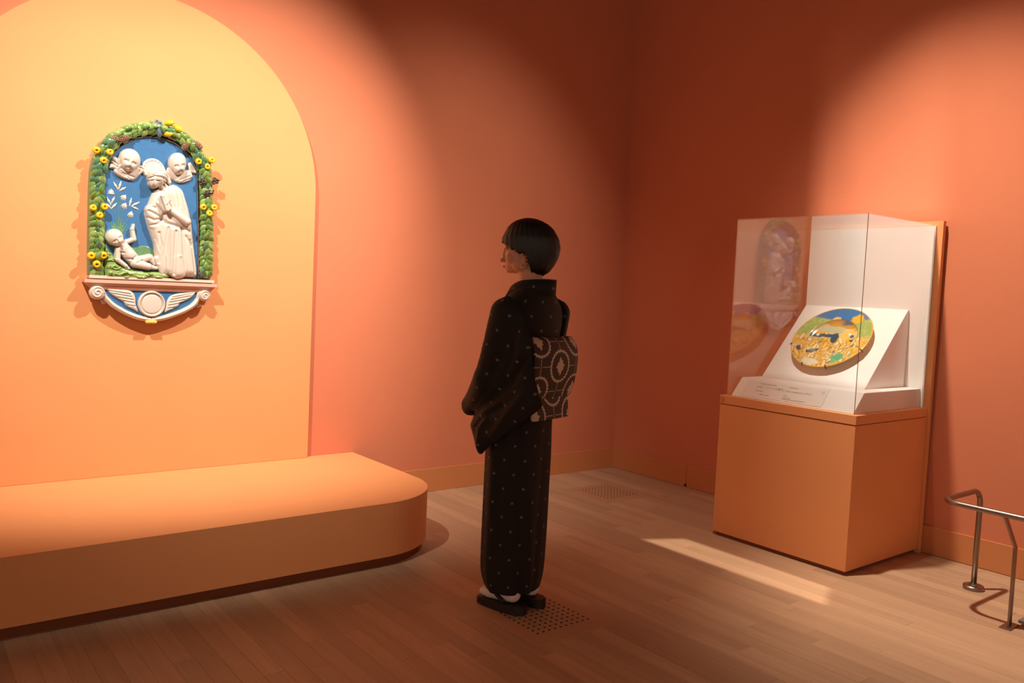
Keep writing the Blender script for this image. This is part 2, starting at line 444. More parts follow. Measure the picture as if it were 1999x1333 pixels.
def leaf_mesh(m):
    V = []; F = []
    prof = [(0, .12), (.2, .62), (.45, 1), (.7, .78), (.88, .36), (1, .02)]
    L, Wd = .046, .0135
    for s, wv in prof:
        zc = .010*math.sin(math.pi*s*.9)
        for k, u in enumerate((-1, -.5, 0, .5, 1)):
            V.append((u*wv*Wd, s*L, zc-.0055*(abs(u)**1.5)*wv+(.0022 if abs(u) == .5 else 0)))
    for i in range(len(prof)-1):
        for k in range(4): a = i*5+k; F.append((a, a+1, a+6, a+5))
    n = len(V); V += [(v[0]*.9, v[1], -.008) for v in V]; F += [tuple(a+n for a in f[::-1]) for f in F]
    for i in range(len(prof)-1):
        a = i*5; F.append((a, a+5, a+5+n, a+n)); a += 4; F.append((a+5, a, a+n, a+5+n))
    me = bpy.data.meshes.new('leaf'); me.from_pydata(V, [], F); me.update(); me.materials.append(MT[m])
    me.polygons.foreach_set('use_smooth', [True]*len(F)); return me
LM = [leaf_mesh(k) for k in ('leaf_a', 'leaf_b', 'leaf_c')]
cum = [0]
for a, b_ in zip(path, path[1:]): cum.append(cum[-1]+float(np.linalg.norm(b_-a)))
def at_path(s):
    i = int(np.searchsorted(cum, s)); i = min(max(i, 1), len(path)-1)
    f = (s-cum[i-1])/(cum[i]-cum[i-1]); p = path[i-1]+(path[i]-path[i-1])*f
    t = path[i]-path[i-1]; t = t/np.linalg.norm(t); return p, t
TOT = cum[-1]
s = .004; row = 0; nleaf = 0
while s < TOT-.02:
    p, t = at_path(s); n = np.array([-t[1], t[0]])
    left = s < TOT*.5
    dirn = 1 if left else -1
    for j in range(4 if row % 2 else 3):
        m_ = 4 if row % 2 else 3
        a = (j+.5)/m_*2-1
        off = a*.030+random.uniform(-.003, .003); hgt = .050*math.sqrt(max(.05, 1-(a*.85)**2))
        ang = dirn*(math.pi*.5*0)+a*(-.75)*dirn+random.uniform(-.3, .3)
        d2 = np.array([t[0]*dirn, t[1]*dirn])
        ca, sa = math.cos(ang), math.sin(ang); d2 = np.array([d2[0]*ca-d2[1]*sa, d2[0]*sa+d2[1]*ca])
        base = p+n*off-d2*.02
        o = bpy.data.objects.new('leaf', random.choices(LM, ((5, 4, 1) if (math.sin(s*9) > -.2) else (2, 2, 5)))[0]); COL.objects.link(o); o.parent = gar
        yv = Vector((d2[0], random.uniform(-.75, .02), d2[1])).normalized()
        side = Vector((n[0], 0, n[1])); zv = (Vector((0, -1, 0))*.8+side*(a*.55+random.uniform(-.35, .35))); zv = (zv-yv*zv.dot(yv)).normalized(); xv = yv.cross(zv)
        sc_ = random.uniform(.95, 1.35)
        mm = Matrix((xv*sc_, yv*sc_, zv*sc_)).transposed().to_4x4(); mm.translation = Vector((base[0], -hgt+.002, base[1])); o.matrix_local = mm
        nleaf += 1
    s += .0265; row += 1
print('leaves', nleaf)
# fruit
def fruit_mesh(kind):
    bm = bmesh.new()
    if kind == 'quince':
        lathe(bm, [(.001, -.012), (.010, -.010), (.0145, 0), (.012, .009), (.007, .0115), (.0045, .009), (.003, .003), (.0005, .002)], 14)
        m = 'yellow'
    elif kind == 'lemon':
        lathe(bm, [(.0005, -.022), (.006, -.018), (.0125, -.009), (.0145, 0), (.0125, .009), (.006, .018), (.0005, .023)], 14); m = 'yellow'
    elif kind == 'pine_cone':
        for i in range(7):
            z = -.02+i*.0065; r = .013*math.sqrt(max(.05, 1-(z/.026)**2))
            for k in range(8):
                a = 2*math.pi*(k+.5*(i % 2))/8
                bmesh.ops.create_icosphere(bm, subdivisions=1, radius=.0055, matrix=Matrix.Translation((r*math.cos(a), r*math.sin(a), z)))
        m = 'cone'
    elif kind == 'berry_cluster':
        for k in range(9):
            a = k*2.4; r = .004*math.sqrt(k)
            bmesh.ops.create_icosphere(bm, subdivisions=2, radius=.0055, matrix=Matrix.Translation((r*math.cos(a), r*math.sin(a), .004*(1-k/9))))
        m = 'berry'
    bmesh.ops.recalc_face_normals(bm, faces=bm.faces)
    me = bpy.data.meshes.new(kind); bm.to_mesh(me); bm.free(); me.materials.append(MT[m])
    me.polygons.foreach_set('use_smooth', [True]*len(me.polygons)); return me
FM = {k: fruit_mesh(k) for k in ('quince', 'lemon', 'pine_cone', 'berry_cluster')}
def fruit(kind, uv, tilt=0, h=.058, sc_=1.0):
    o = bpy.data.objects.new(kind, FM[kind]); COL.objects.link(o); o.parent = gar
    if kind in ('quince', 'berry_cluster'): q = Vector((random.uniform(-.25, .25), -1, random.uniform(-.35, .2))).to_track_quat('Z', 'Y'); sc_ *= 1.2
    else: q = Vector((math.cos(tilt), -.35, math.sin(tilt))).to_track_quat('Z', 'Y')
    mm = q.to_matrix().to_4x4() @ Matrix.Scale(sc_, 4); mm.translation = Vector((uv[0], -h, uv[1])); o.matrix_local = mm
for uv in ((-0.2722,0.6205), (-0.2152,0.6187), (-0.2432,0.5767), (-0.2848,0.3446), (-0.2339,0.3546), (-0.2560,0.3114), (0.2049,0.6298), (0.2705,0.6451), (0.2499,0.6093), (0.2333,0.3996), (0.2897,0.4028), (0.2666,0.3693)):
    fruit('quince', uv, 0, .068)
for uv in ((-0.2896,0.1149), (-0.2376,0.1207), (-0.2652,0.0757)): fruit('quince', uv, 0, .069, 1.1)
for uv, t_ in (((0.0606,0.8031), .2), ((0.1034,0.7808), -.6), ((0.0542,0.7483), .1)): fruit('lemon', uv, t_, .064, 1.1)
for uv, t_ in (((0.1429,0.7006), 1.0), ((0.2031,0.7135), -.7), ((-0.1466,0.6954), .7), ((-0.1950,0.6832), .3)): fruit('pine_cone', uv, t_, .058)
for uv in ((0.2693,0.4842), (0.2946,0.5404), (0.2289,0.5300), (0.2538,0.4692)): fruit('berry_cluster', uv, 0, .060, 1.15)
bm = bmesh.new()
tube(bm, [((-0.0032,0.8004)[0], -.035, (-0.0032,0.8004)[1]), ((0.0118,0.7825)[0], -.060, (0.0118,0.7825)[1]), ((0.0149,0.7424)[0], -.060, (0.0149,0.7424)[1]), ((0.0177,0.7224)[0], -.035, (0.0177,0.7224)[1])], [.009, .012, .012, .009], 10)
for q, rr in (((-0.0078,0.7896), .008), ((0.0164,0.7985), .0095), ((0.0016,0.8063), .007), ((0.0242,0.7692), .007)):
    bmesh.ops.create_icosphere(bm, subdivisions=2, radius=rr, matrix=Matrix.Translation((q[0], -.06, q[1])))
frombm('ribbon', bm, 'ribbon', gar, True)

# carved figures
def fig(name, b, prims, ridges=(), m='glaze_white', k=.006, step=.0018, y0=BACK): return hf_mesh(name, b, step, prims, ridges, on(y0), m, rel, k)
BB = (-.28, .26, -.03, .84)
# ground and painted greenery first
fig('mound', BB, [pillow([(-0.2246,0.0064), (-0.2268,0.1713), (-0.2082,0.1526), (-0.1846,0.1190), (-0.1655,0.0849), (-0.1181,0.0621), (-0.0340,0.0537), (0.0572,0.0531), (0.0604,0.0140)], .02, .034)],
    [ridge([(x_, y_), (x_+.012, y_+random.uniform(-.006, .006))], .0022, .006) for x_, y_ in [(random.uniform(-.245, .03), random.uniform(.0, .17)) for _ in range(140)]], 'grass_glaze')
fig('painted_hill', BB, [pillow([(-0.1138,0.0852), (-0.1150,0.1639), (-0.0913,0.1681), (-0.0603,0.1779), (-0.0313,0.1799), (-0.0018,0.1665), (0.0160,0.1314), (0.0168,0.0900)], .006, .003)], [], 'grass_paint')
tuft = []
for k in range(26):
    a = (k/25-.5)*1.5+random.uniform(-.1, .1); L = random.uniform(.045, .085); x0, y0_ = (-0.1629,0.2261)
    x0 += (k/25-.5)*.03; tuft.append(cap((x0, y0_), .0028, (x0+math.sin(a)*L*.55, y0_+math.cos(a)*L), .0008, .9))
fig('grass_tuft', BB, tuft, [], 'grass_paint', .002, .0012)
st = []
for q in ((-0.1521,0.4428), (-0.1887,0.4064), (-0.1324,0.3747), (-0.1058,0.3319), (-0.1663,0.4562), (-0.0928,0.2646)):
    st.append(cap((-0.1630,0.2336), .0016, q, .0011, .9))
fig('lily_stems', BB, st, [], 'grass_paint', .001, .0012)
def petal(a, b_, r=.006): return [cap(a, .0022, ((a[0]+b_[0])/2, (a[1]+b_[1])/2), r, .8), cap(((a[0]+b_[0])/2, (a[1]+b_[1])/2), r, b_, .0016, .8)]
lil = []
for a, b_ in (((-0.1685,0.4485), (-0.1875,0.4812)), ((-0.1639,0.4490), (-0.1529,0.4902)), ((-0.1591,0.4420), (-0.1314,0.4627)), ((-0.1974,0.3682), (-0.2181,0.3710).__class__((-0.2186,0.4057))), ((-0.1953,0.3783), (-0.1819,0.4096)), ((-0.1972,0.3507), (-0.2182,0.3735)), ((-0.1949,0.3510), (-0.1722,0.3807)), ((-0.1135,0.3715), (-0.1047,0.4128)), ((-0.1040,0.3725), (-0.0663,0.3965)), ((-0.1016,0.3702), (-0.0704,0.3580))):
    lil += petal(a, b_)
for c_, ang in (((-0.1937,0.4283), 2.6), ((-0.1377,0.4143), -2.2), ((-0.1347,0.3744), -2.0), ((-0.1058,0.3344), -1.8)):
    for da in (-.75, -.25, .25, .75):
        e = (c_[0]+.019*math.cos(ang+da), c_[1]+.019*math.sin(ang+da)); b0 = (c_[0]-.010*math.cos(ang), c_[1]-.010*math.sin(ang))
        lil += petal(b0, e, .0055)
fig('lily_flowers', BB, lil, [], 'glaze_white', .002, .0012)

def head(c, rx, ry, rot, h, base, face):
    """round child's head with brow, eyes, nose, cheeks and chin carved towards 'face' direction"""
    fx, fy = face; pr = [ell(c, rx, ry, rot, h, base)]; rg = []
    f = (c[0]+fx*rx*.25, c[1]+fy*ry*.25); px, py = -fy, fx
    if fy > 0: px, py = -px, -py
    pr.append(ell((f[0]+fx*rx*.22, f[1]+fy*ry*.20), rx*.74, ry*.74, rot, h*.97, base))
    for s_ in (-1, 1):
        e = (f[0]+px*s_*rx*.34+fx*rx*.08, f[1]+py*s_*ry*.34+fy*ry*.08)
        rg.append(ridge([(e[0]-px*rx*.14, e[1]-py*ry*.14), (e[0]+px*rx*.14, e[1]+py*ry*.14)], rx*.075, -rx*.17))
        rg.append(ridge([(e[0]-px*rx*.03, e[1]-py*ry*.03), (e[0]+px*rx*.03, e[1]+py*ry*.03)], rx*.05, rx*.05))
        ck = (f[0]+px*s_*rx*.36+fx*rx*.50, f[1]+py*s_*ry*.36+fy*ry*.50)
        rg.append(ridge([ck, (ck[0]+.0001, ck[1])], rx*.2, rx*.12))
    n0 = (f[0]+fx*rx*.05, f[1]+fy*ry*.05); n1 = (f[0]+fx*rx*.42, f[1]+fy*ry*.42)
    rg.append(ridge([n0, n1], rx*.07, rx*.15)); rg.append(ridge([n1, (n1[0]+px*.0005, n1[1])], rx*.09, rx*.07))
    m1 = (f[0]+fx*rx*.66, f[1]+fy*ry*.66)
    rg.append(ridge([(m1[0]-px*rx*.18, m1[1]-py*ry*.18), (m1[0]+px*rx*.18, m1[1]+py*ry*.18)], rx*.06, -rx*.07))
    ch = (f[0]+fx*rx*.86, f[1]+fy*ry*.86); rg.append(ridge([ch, (ch[0]+.0004, ch[1])], rx*.14, rx*.12))
    return pr, rg
# winged heads
h1, g1 = head((-0.1194,0.5995), .049, .052, .2, .040, .018, (-.25, -.97))
feath = [ridge([(a_[0], a_[1]), (b_[0], b_[1])], .0022, -.005) for a_, b_ in (((-0.1815,0.5440), (-0.1392,0.5144)), ((-0.1676,0.5458), (-0.1203,0.5066)), ((-0.0966,0.5044), (-0.0735,0.5476)), ((-0.2005,0.5861), (-0.1679,0.5656)), ((-0.2049,0.5707), (-0.1724,0.5551)), ((-0.1488,0.5282), (-0.0968,0.5145)), ((-0.0786,0.5671), (-0.0546,0.5601)))]
fig('winged_head', BB, h1+[pillow([(-0.2091,0.5455), (-0.1984,0.5988), (-0.1824,0.6034), (-0.1660,0.5908), (-0.1537,0.5475), (-0.1815,0.5440)], .012, .016), pillow([(-0.1862,0.5533), (-0.1882,0.5283), (-0.1648,0.5088), (-0.1249,0.4986), (-0.0966,0.4994), (-0.0732,0.5249), (-0.0520,0.5503), (-0.0525,0.5781), (-0.0835,0.5716), (-0.1208,0.5417), (-0.1491,0.5531)], .014, .018)], g1+feath)
h2, g2 = head((0.1067,0.6116), .043, .052, -.15, .040, .018, (.22, -.97))
feath = [ridge([(a_[0], a_[1]), (b_[0], b_[1])], .0022, -.005) for a_, b_ in (((0.0674,0.5704), (0.1033,0.5283)), ((0.0578,0.5538), (0.0934,0.5219)), ((0.1185,0.5249), (0.1689,0.5518)), ((0.1388,0.5221), (0.1794,0.5426)), ((0.1676,0.6144), (0.1939,0.5863)), ((0.1776,0.6262), (0.2041,0.5929)))]
fig('winged_head', BB, h2+[pillow([(0.0622,0.5852), (0.0553,0.5534), (0.0808,0.5256), (0.1238,0.5125), (0.1643,0.5251), (0.1870,0.5487), (0.1787,0.5740), (0.1529,0.5838), (0.1180,0.5508), (0.0925,0.5684)], .014, .018), pillow([(0.1601,0.6082), (0.1725,0.6255), (0.1936,0.6021), (0.2072,0.5722), (0.1840,0.5694), (0.1658,0.5776)], .012, .014)], g2+feath)
# standing robed figure with joined hands
halo = [cap((-0.0063,0.5662), .054, (0.0011,0.5570), .054, .22, .004)]
fig('halo', BB, halo, [ridge([((-0.0063,0.5637)[0]+.047*math.cos(a), (-0.0063,0.5637)[1]+.047*math.sin(a)), ((-0.0063,0.5637)[0]+.047*math.cos(a+.35), (-0.0063,0.5637)[1]+.047*math.sin(a+.35))], .002, .004) for a in np.arange(0, 6.3, .35)])
robe = [(0.0345,0.4738), (0.0688,0.4983), (0.1064,0.4975), (0.1373,0.4723), (0.1535,0.4295), (0.1699,0.3787), (0.1841,0.3140), (0.1935,0.2354), (0.2059,0.1432), (0.2157,0.0477), (0.1848,0.0329), (0.1155,0.0323), (0.0575,0.0348), (0.0324,0.0440), (0.0145,0.0795), (0.0062,0.1308), (0.0003,0.1873), (-0.0126,0.2276), (-0.0255,0.2651), (-0.0383,0.3075), (-0.0462,0.3476), (-0.0324,0.3872), (-0.0162,0.4323), (0.0004,0.4623)]
prm = [pillow(robe, .040, .046), cap((0.0749,0.4421), .040, (0.1096,0.3337), .040, .6, .034), cap((0.0930,0.2800), .05, (0.1147,0.0718), .05, .42, .034),
       cap((-0.0198,0.3604), .026, (-0.0014,0.2851), .024, .75, .026), cap((0.1429,0.3183), .024, (0.1654,0.2201), .020, .6, .030),
       cap((0.0163,0.1185), .016, (0.0471,0.0552), .02, .6, .026), cap((0.1137,0.1244), .028, (0.1150,0.0586), .024, .55, .042)]
rdg = []
for ln, sg, am in (([(0.0630,0.2775), (0.0545,0.1989), (0.0457,0.1333), (0.0523,0.0450)], .004, -.012), ([(0.0807,0.2660), (0.0772,0.1875), (0.0773,0.0462)], .004, .008), ([(0.0984,0.2622), (0.0952,0.1626), (0.0924,0.0470)], .0035, -.010),
                   ([(0.1285,0.2751), (0.1378,0.1917), (0.1471,0.1132), (0.1587,0.0449)], .004, -.012), ([(0.1157,0.2793), (0.1225,0.1906), (0.1210,0.1380)], .0035, .007), ([(0.1541,0.2719), (0.1714,0.1808), (0.1870,0.0516)], .004, .008),
                   ([(0.1706,0.2204), (0.1906,0.1290), (0.1998,0.0576)], .0035, -.010), ([(0.0189,0.2481), (0.0324,0.1844), (0.0215,0.1007)], .0035, -.009), ([(-0.0001,0.2079), (0.0207,0.1447), (0.0168,0.0900)], .003, .006),
                   ([(0.0692,0.4777), (0.0777,0.4217), (0.0860,0.3836)], .0025, -.006), ([(0.0941,0.4857), (0.1077,0.4300), (0.1136,0.3889)], .0025, -.006), ([(0.1168,0.4830), (0.1358,0.4225), (0.1469,0.3764)], .0025, -.006), ([(0.0570,0.4660), (0.0654,0.4152)], .0022, .004),
                   ([(-0.0318,0.3541), (-0.0024,0.3415), (0.0224,0.3284)], .003, -.010), ([(-0.0337,0.3207), (-0.0067,0.3103), (0.0176,0.3176)], .003, -.010), ([(-0.0209,0.2834), (0.0083,0.2910), (0.0325,0.3138)], .003, -.008), ([(-0.0322,0.3770), (-0.0029,0.3723)], .003, -.008),
                   ([(0.0324,0.3189), (0.0526,0.3000), (0.0852,0.2924), (0.1284,0.2804), (0.1645,0.2675)], .0045, -.016), ([(0.0418,0.3456), (0.0277,0.3082)], .004, -.012),
                   ([(0.1496,0.2400), (0.1763,0.1944)], .003, -.008)):
    rdg.append(ridge(ln, sg*1.35, am*.8))
fig('robed_figure', BB, prm+[cap((0.0613,0.3682), .012, (0.1481,0.3162), .021, 1.0, .058), cap((0.0113,0.3968), .011, (0.0414,0.3663), .014, .9, .046)], rdg, k=.008, step=.0016)
hd = [cap((0.0230,0.4314), .0060, (0.0489,0.3670), .0115, .9, .070), cap((0.0304,0.4322), .0055, (0.0587,0.3731), .010, .9, .070), cap((0.0434,0.3949), .005, (0.0530,0.4139), .004, .9, .076)]
fig('joined_hands', BB, hd, [ridge([(0.0265,0.4266), (0.0513,0.3698)], .0011, -.004)]+[ridge([((0.0231,0.4263)[0]+d_, (0.0231,0.4263)[1]), ((0.0359,0.3993)[0]+d_, (0.0359,0.3993)[1])], .0007, -.002) for d_ in (-.003, .006)], k=.002, step=.0012)
hh = [ell((0.0089,0.5298), .046, .052, -.5, .044, .030), ell((-0.0052,0.5000), .026, .034, -.45, .036, .030), cap((0.0242,0.4983), .02, (0.0494,0.4703), .024, .8, .022), cap((0.0483,0.5320), .017, (0.0636,0.5081), .012, .8, .032), ell((-0.0147,0.4887), .008, .011, -.4, .02, .036)]
hg = [ridge([(-0.0346,0.5144), (-0.0130,0.5272), (0.0238,0.5239), (0.0486,0.5140)], .003, -.009), ridge([(-0.0271,0.5025), (-0.0150,0.5065)], .0018, -.009), ridge([(-0.0028,0.5054), (0.0118,0.5046)], .0018, -.010), ridge([(-0.0151,0.5091), (-0.0195,0.4856)], .0018, .006),
      ridge([(-0.0194,0.4754), (-0.0047,0.4745)], .0014, -.006), ridge([(-0.0094,0.4638), (-0.0021,0.4646)], .003, .004), ridge([(0.0289,0.5143), (0.0443,0.4800)], .003, -.008), ridge([(0.0101,0.4634), (0.0392,0.4898)], .003, -.009)]
hg += [ridge([((-0.0252,0.5308)[0]+d_, (-0.0252,0.5308)[1]+d_*.8), ((0.0234,0.5444)[0]+d_, (0.0234,0.5444)[1]+d_*.8), ((0.0583,0.5281)[0]+d_, (0.0583,0.5281)[1]+d_*.8)], .0018, -.0035) for d_ in (.0, .012, .024)]
fig('bowed_head', BB, hh, hg, k=.006, step=.0014)
# reclining child
hc, gc = head((-0.1860,0.2118), .040, .041, -.5, .038, .028, (.62, -.78))
bod = [cap((-0.1432,0.1620), .030, (-0.1145,0.1310), .031, .8, .020), cap((-0.1145,0.1310), .031, (-0.0805,0.0948), .027, .8, .020),
       cap((-0.1296,0.1933), .012, (-0.0943,0.2086), .012, 1, .018), cap((-0.0943,0.2086), .012, (-0.1022,0.2562), .009, 1, .020), cap((-0.1022,0.2587), .009, (-0.0978,0.2794), .006, 1, .022),
       cap((-0.1688,0.1527), .013, (-0.1705,0.1047), .013, 1, .030), cap((-0.1704,0.1022), .013, (-0.1325,0.0740), .010, 1, .030), cap((-0.1325,0.0740), .010, (-0.1181,0.0621), .007, 1, .026),
       cap((-0.0759,0.1053), .020, (-0.0182,0.1242), .017, .9, .016), cap((-0.0182,0.1242), .016, (0.0068,0.0946), .011, .9, .016),
       cap((-0.0900,0.0891), .022, (-0.0271,0.0772), .018, .95, .030), cap((-0.0271,0.0772), .015, (0.0073,0.0713), .010, .95, .026), cap((0.0023,0.0711), .010, (0.0369,0.0729), .007, .95, .022)]
fig('reclining_child', BB, bod+hc, gc+[ridge([(-0.1593,0.1407), (-0.1429,0.1368)], .003, -.006), ridge([(-0.1354,0.1094), (-0.1046,0.1087), (-0.0858,0.1251)], .003, -.006), ridge([(-0.1047,0.1112), (-0.1022,0.1088)], .002, -.008), ridge([(-0.0829,0.0921), (-0.0591,0.1037)], .003, -.008)], k=.005, step=.0014)

# cornice of stacked mouldings
bm = bmesh.new()
def slab(u0, u1, v0, v1, d0, d1):   # trapezoid moulding: narrower at the bottom
    vs = []
    for (uu0, uu1, vv, dd) in ((u0[0], u1[0], v0, d0), (u0[1], u1[1], v1, d1)):
        vs.append([bm.verts.new(q) for q in ((uu0, 0, vv), (uu1, 0, vv), (uu1, -dd, vv), (uu0, -dd, vv))])
    a, b_ = vs
    for k in range(4): bm.faces.new((a[k], a[(k+1) % 4], b_[(k+1) % 4], b_[k]))
    bm.faces.new(a[::-1]); bm.faces.new(b_)
L0, R0 = -.317, .313; zt = .022
slab((L0+.022, L0+.022), (R0-.012, R0-.012), zt, zt-.014, .060, .064)
slab((L0+.028, L0+.028), (R0-.02, R0-.02), zt-.014, zt-.020, .050, .050)
slab((L0, L0), (R0, R0), zt-.020, zt-.036, .074, .074)
slab((L0+.006, L0+.024), (R0-.006, R0-.022), zt-.036, zt-.054, .068, .058)
slab((L0+.024, L0+.030), (R0-.022, R0-.028), zt-.054, zt-.062, .060, .054)
slab((L0+.032, L0+.036), (R0-.030, R0-.034), zt-.062, zt-.068, .056, .052)
frombm('cornice', bm, 'glaze_pink', rel)
# bracket below: blue field, scrolled border, roundel and wings
con = flat_plate('bracket', [(-0.2425,-0.0270), (0.2435,-0.0235), (0.2366,-0.0695), (0.2109,-0.0972), (0.1623,-0.1305), (0.0964,-0.1637), (0.0365,-0.1832), (-0.0079,-0.1891), (-0.0568,-0.1795), (-0.1243,-0.1524), (-0.1836,-0.1182), (-0.2211,-0.0839), (-0.2420,-0.0595)], 0, .044, 'glaze_blue', rel)
def onb(name, prims, rid, m, y0=.044, k=.004, step=.0016): return hf_mesh(name, (-.30, .30, -.26, .02), step, prims, rid, on(y0), m, con, k)
bl = [(-0.2376,-0.0493), (-0.2257,-0.0790), (-0.2047,-0.1036), (-0.1835,-0.1232), (-0.1528,-0.1428), (-0.1218,-0.1600), (-0.0689,-0.1810), (-0.0152,-0.1905)]
brr = [(0.2309,-0.0482), (0.2237,-0.0807), (0.1982,-0.1136), (0.1649,-0.1358), (0.1319,-0.1525), (0.0965,-0.1664), (0.0515,-0.1816), (0.0045,-0.1902)]
for ln in (bl, brr):
    ln = [tuple(q) for q in catmull(ln, 3)]
    onb('scroll_border', [cap(a, .0125, b_, .0125, .6, .006) for a, b_ in zip(ln, ln[1:])], [ridge(ln, .0022, .004)]+[ridge(grow(ln, .97, (0, .05)), .0016, -.003)], 'glaze_white')
def volute(c, r):
    sp = [(c[0]+r*(1-a/13)*.92*math.cos(a), c[1]+r*(1-a/13)*.92*math.sin(a)) for a in np.arange(0, 11.5, .3)]
    onb('volute', [cap(c, r, (c[0]+.0005, c[1]), r, .35, .020)], [ridge(sp, r*.075, .007)], 'glaze_white')
volute((-0.2602,-0.0626), .034); volute((0.2523,-0.0610), .029)
onb('tab', [pillow([(-0.2415,-0.0971), (-0.2210,-0.0914), (-0.2137,-0.1139), (-0.2298,-0.1194)], .006, .012)], [], 'glaze_white', .03); onb('tab', [pillow([(0.2163,-0.1024), (0.2399,-0.1018), (0.2430,-0.1206), (0.2220,-0.1238)], .006, .012)], [], 'glaze_white', .03)
c_ = (-0.0068,-0.1110)
onb('roundel', [cap(c_, .066, (c_[0]+.0004, c_[1]), .066, .12, .010)], [ridge([(c_[0]+.060*math.cos(a), c_[1]+.060*math.sin(a)) for a in np.arange(0, 6.5, .15)], .0035, .008), ridge([(c_[0]+.051*math.cos(a), c_[1]+.051*math.sin(a)) for a in np.arange(0, 6.5, .15)], .002, -.006)], 'glaze_white')
wl = [(-0.2194,-0.0386), (-0.1637,-0.0415), (-0.1165,-0.0449), (-0.0924,-0.0593), (-0.0824,-0.0847), (-0.0795,-0.1180), (-0.0669,-0.1538), (-0.0960,-0.1390), (-0.1247,-0.1243), (-0.1392,-0.1043), (-0.1677,-0.0873), (-0.1959,-0.0680)]
wr = [(0.2149,-0.0380), (0.1606,-0.0480), (0.1172,-0.0548), (0.0845,-0.0690), (0.0698,-0.0905), (0.0629,-0.1196), (0.0535,-0.1540), (0.0859,-0.1402), (0.1210,-0.1208), (0.1360,-0.1019), (0.1717,-0.0849), (0.1972,-0.0654)]
fl_l = [((-0.2054,-0.0506), (-0.1067,-0.0650)), ((-0.1866,-0.0651), (-0.1017,-0.0776)), ((-0.1631,-0.0821), (-0.0943,-0.0927)), ((-0.1393,-0.0992), (-0.0917,-0.1081)), ((-0.1201,-0.1191), (-0.0842,-0.1259))]
fl_r = [((0.1995,-0.0493), (0.0947,-0.0740)), ((0.1790,-0.0660), (0.0874,-0.0874)), ((0.1536,-0.0854), (0.0801,-0.1008)), ((0.1335,-0.1046), (0.0754,-0.1167)), ((0.1109,-0.1237), (0.0706,-0.1326))]
onb('spread_wing', [pillow(wl, .012, .014)], [ridge(q, .0016, -.006) for q in fl_l], 'glaze_white')
onb('spread_wing', [pillow(wr, .012, .014)], [ridge(q, .0016, -.006) for q in fl_r], 'glaze_white')
bm = bmesh.new()
for k in range(4):
    q = ((-0.0273,-0.1998)[0]+k*.0125, (-0.0101,-0.2021)[1]); bmesh.ops.create_icosphere(bm, subdivisions=2, radius=.010, matrix=Matrix.Translation((q[0], -.058, q[1])))
frombm('pendant', bm, 'gold', rel, True)

# ------------------------------------------------------------------ display case
CX, CY0, CY1 = -.781, -1.585, -2.400
cs = empty('display_case', (-.40, -1.99, 0)); tag(cs, 'orange pedestal display case with a clear glass hood against the wall', 'display case')
def cbox(name, lo, hi, m, par=None, bev=0):
    of = (-.40, -1.99, 0); return box(name, [a-b for a, b in zip(lo, of)], [a-b for a, b in zip(hi, of)], m, par or cs, bev)
XB = -.016
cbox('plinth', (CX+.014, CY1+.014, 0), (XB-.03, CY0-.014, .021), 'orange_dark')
ped = cbox('pedestal', (CX, CY1, .021), (XB-.03, CY0, .752), 'orange', bev=.0015)
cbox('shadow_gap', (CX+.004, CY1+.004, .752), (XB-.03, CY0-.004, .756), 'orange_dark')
lid = cbox('lid_frame', (CX-.002, CY1-.002, .756), (XB-.03, CY0+.002, .803), 'orange', bev=.0015)
for (px_, py_, rot) in ((CX-.003, CY0-.018, 'Y'), (-.33, CY1-.003, 'X')):
    bm = bmesh.new(); bmesh.ops.create_cone(bm, cap_ends=True, segments=20, radius1=.0145 if rot == 'Y' else .004, radius2=.0145 if rot == 'Y' else .004, depth=.003)
    bmesh.ops.bevel(bm, geom=list(bm.edges), offset=.0006, segments=1, affect='EDGES')
    bmesh.ops.transform(bm, matrix=Matrix.Translation((px_+.40, py_+1.99, .780)) @ Matrix.Rotation(R(90), 4, rot), verts=bm.verts)
    frombm('lock', bm, 'board', cs)
cbox('back_board', (XB-.030, CY1-.012, 0), (XB, CY0-.045, 1.818), 'orange', bev=.001)
cbox('back_panel', (XB-.040, CY1+.022, .803), (XB-.030, CY0-.045, 1.790), 'white')
GI = .024; gx0, gy0, gy1 = CX+GI, CY0-GI, CY1+GI
def glassmat():
    m = bpy.data.materials.new('clear_glass'); m.use_nodes = True; nt = m.node_tree; nt.nodes.remove(nt.nodes['Principled BSDF'])
    tr = nt.nodes.new('ShaderNodeBsdfTransparent'); tr.inputs[0].default_value = (.985, .985, .98, 1)
    g = nt.nodes.new('ShaderNodeBsdfGlossy'); g.inputs['Roughness'].default_value = 0.0; g.inputs[0].default_value = (1, 1, 1, 1)
    fr = nt.nodes.new('ShaderNodeFresnel'); gm = nt.nodes.new('ShaderNodeNewGeometry'); mr = nt.nodes.new('ShaderNodeMapRange'); mr.inputs[3].default_value = 1.5; mr.inputs[4].default_value = 1/1.5
    nt.links.new(gm.outputs['Backfacing'], mr.inputs[0]); nt.links.new(mr.outputs[0], fr.inputs[0])   # same reflectance at both faces of the thin sheet
    mx = nt.nodes.new('ShaderNodeMixShader'); nt.links.new(fr.outputs[0], mx.inputs[0]); nt.links.new(tr.outputs[0], mx.inputs[1]); nt.links.new(g.outputs[0], mx.inputs[2])
    nt.links.new(mx.outputs[0], nt.nodes['Material Output'].inputs[0]); return m
MT['glass'] = glassmat()
T = .006
cbox('glass_pane', (gx0, gy1, .803), (gx0+T, gy0, 1.789), 'glass')
cbox('glass_pane', (gx0+T+.0005, gy0-T, .803), (XB-.042, gy0, 1.789), 'glass')
cbox('glass_pane', (gx0+T+.0005, gy1, .803), (XB-.042, gy1+T, 1.789), 'glass')
cbox('glass_pane', (gx0, gy1, 1.7895), (XB-.042, gy0, 1.7955), 'glass')
cbox('glass_seam', (gx0-.0008, gy1-.0008, .803), (gx0+.0016, gy1+.0016, 1.7955), 'seam')
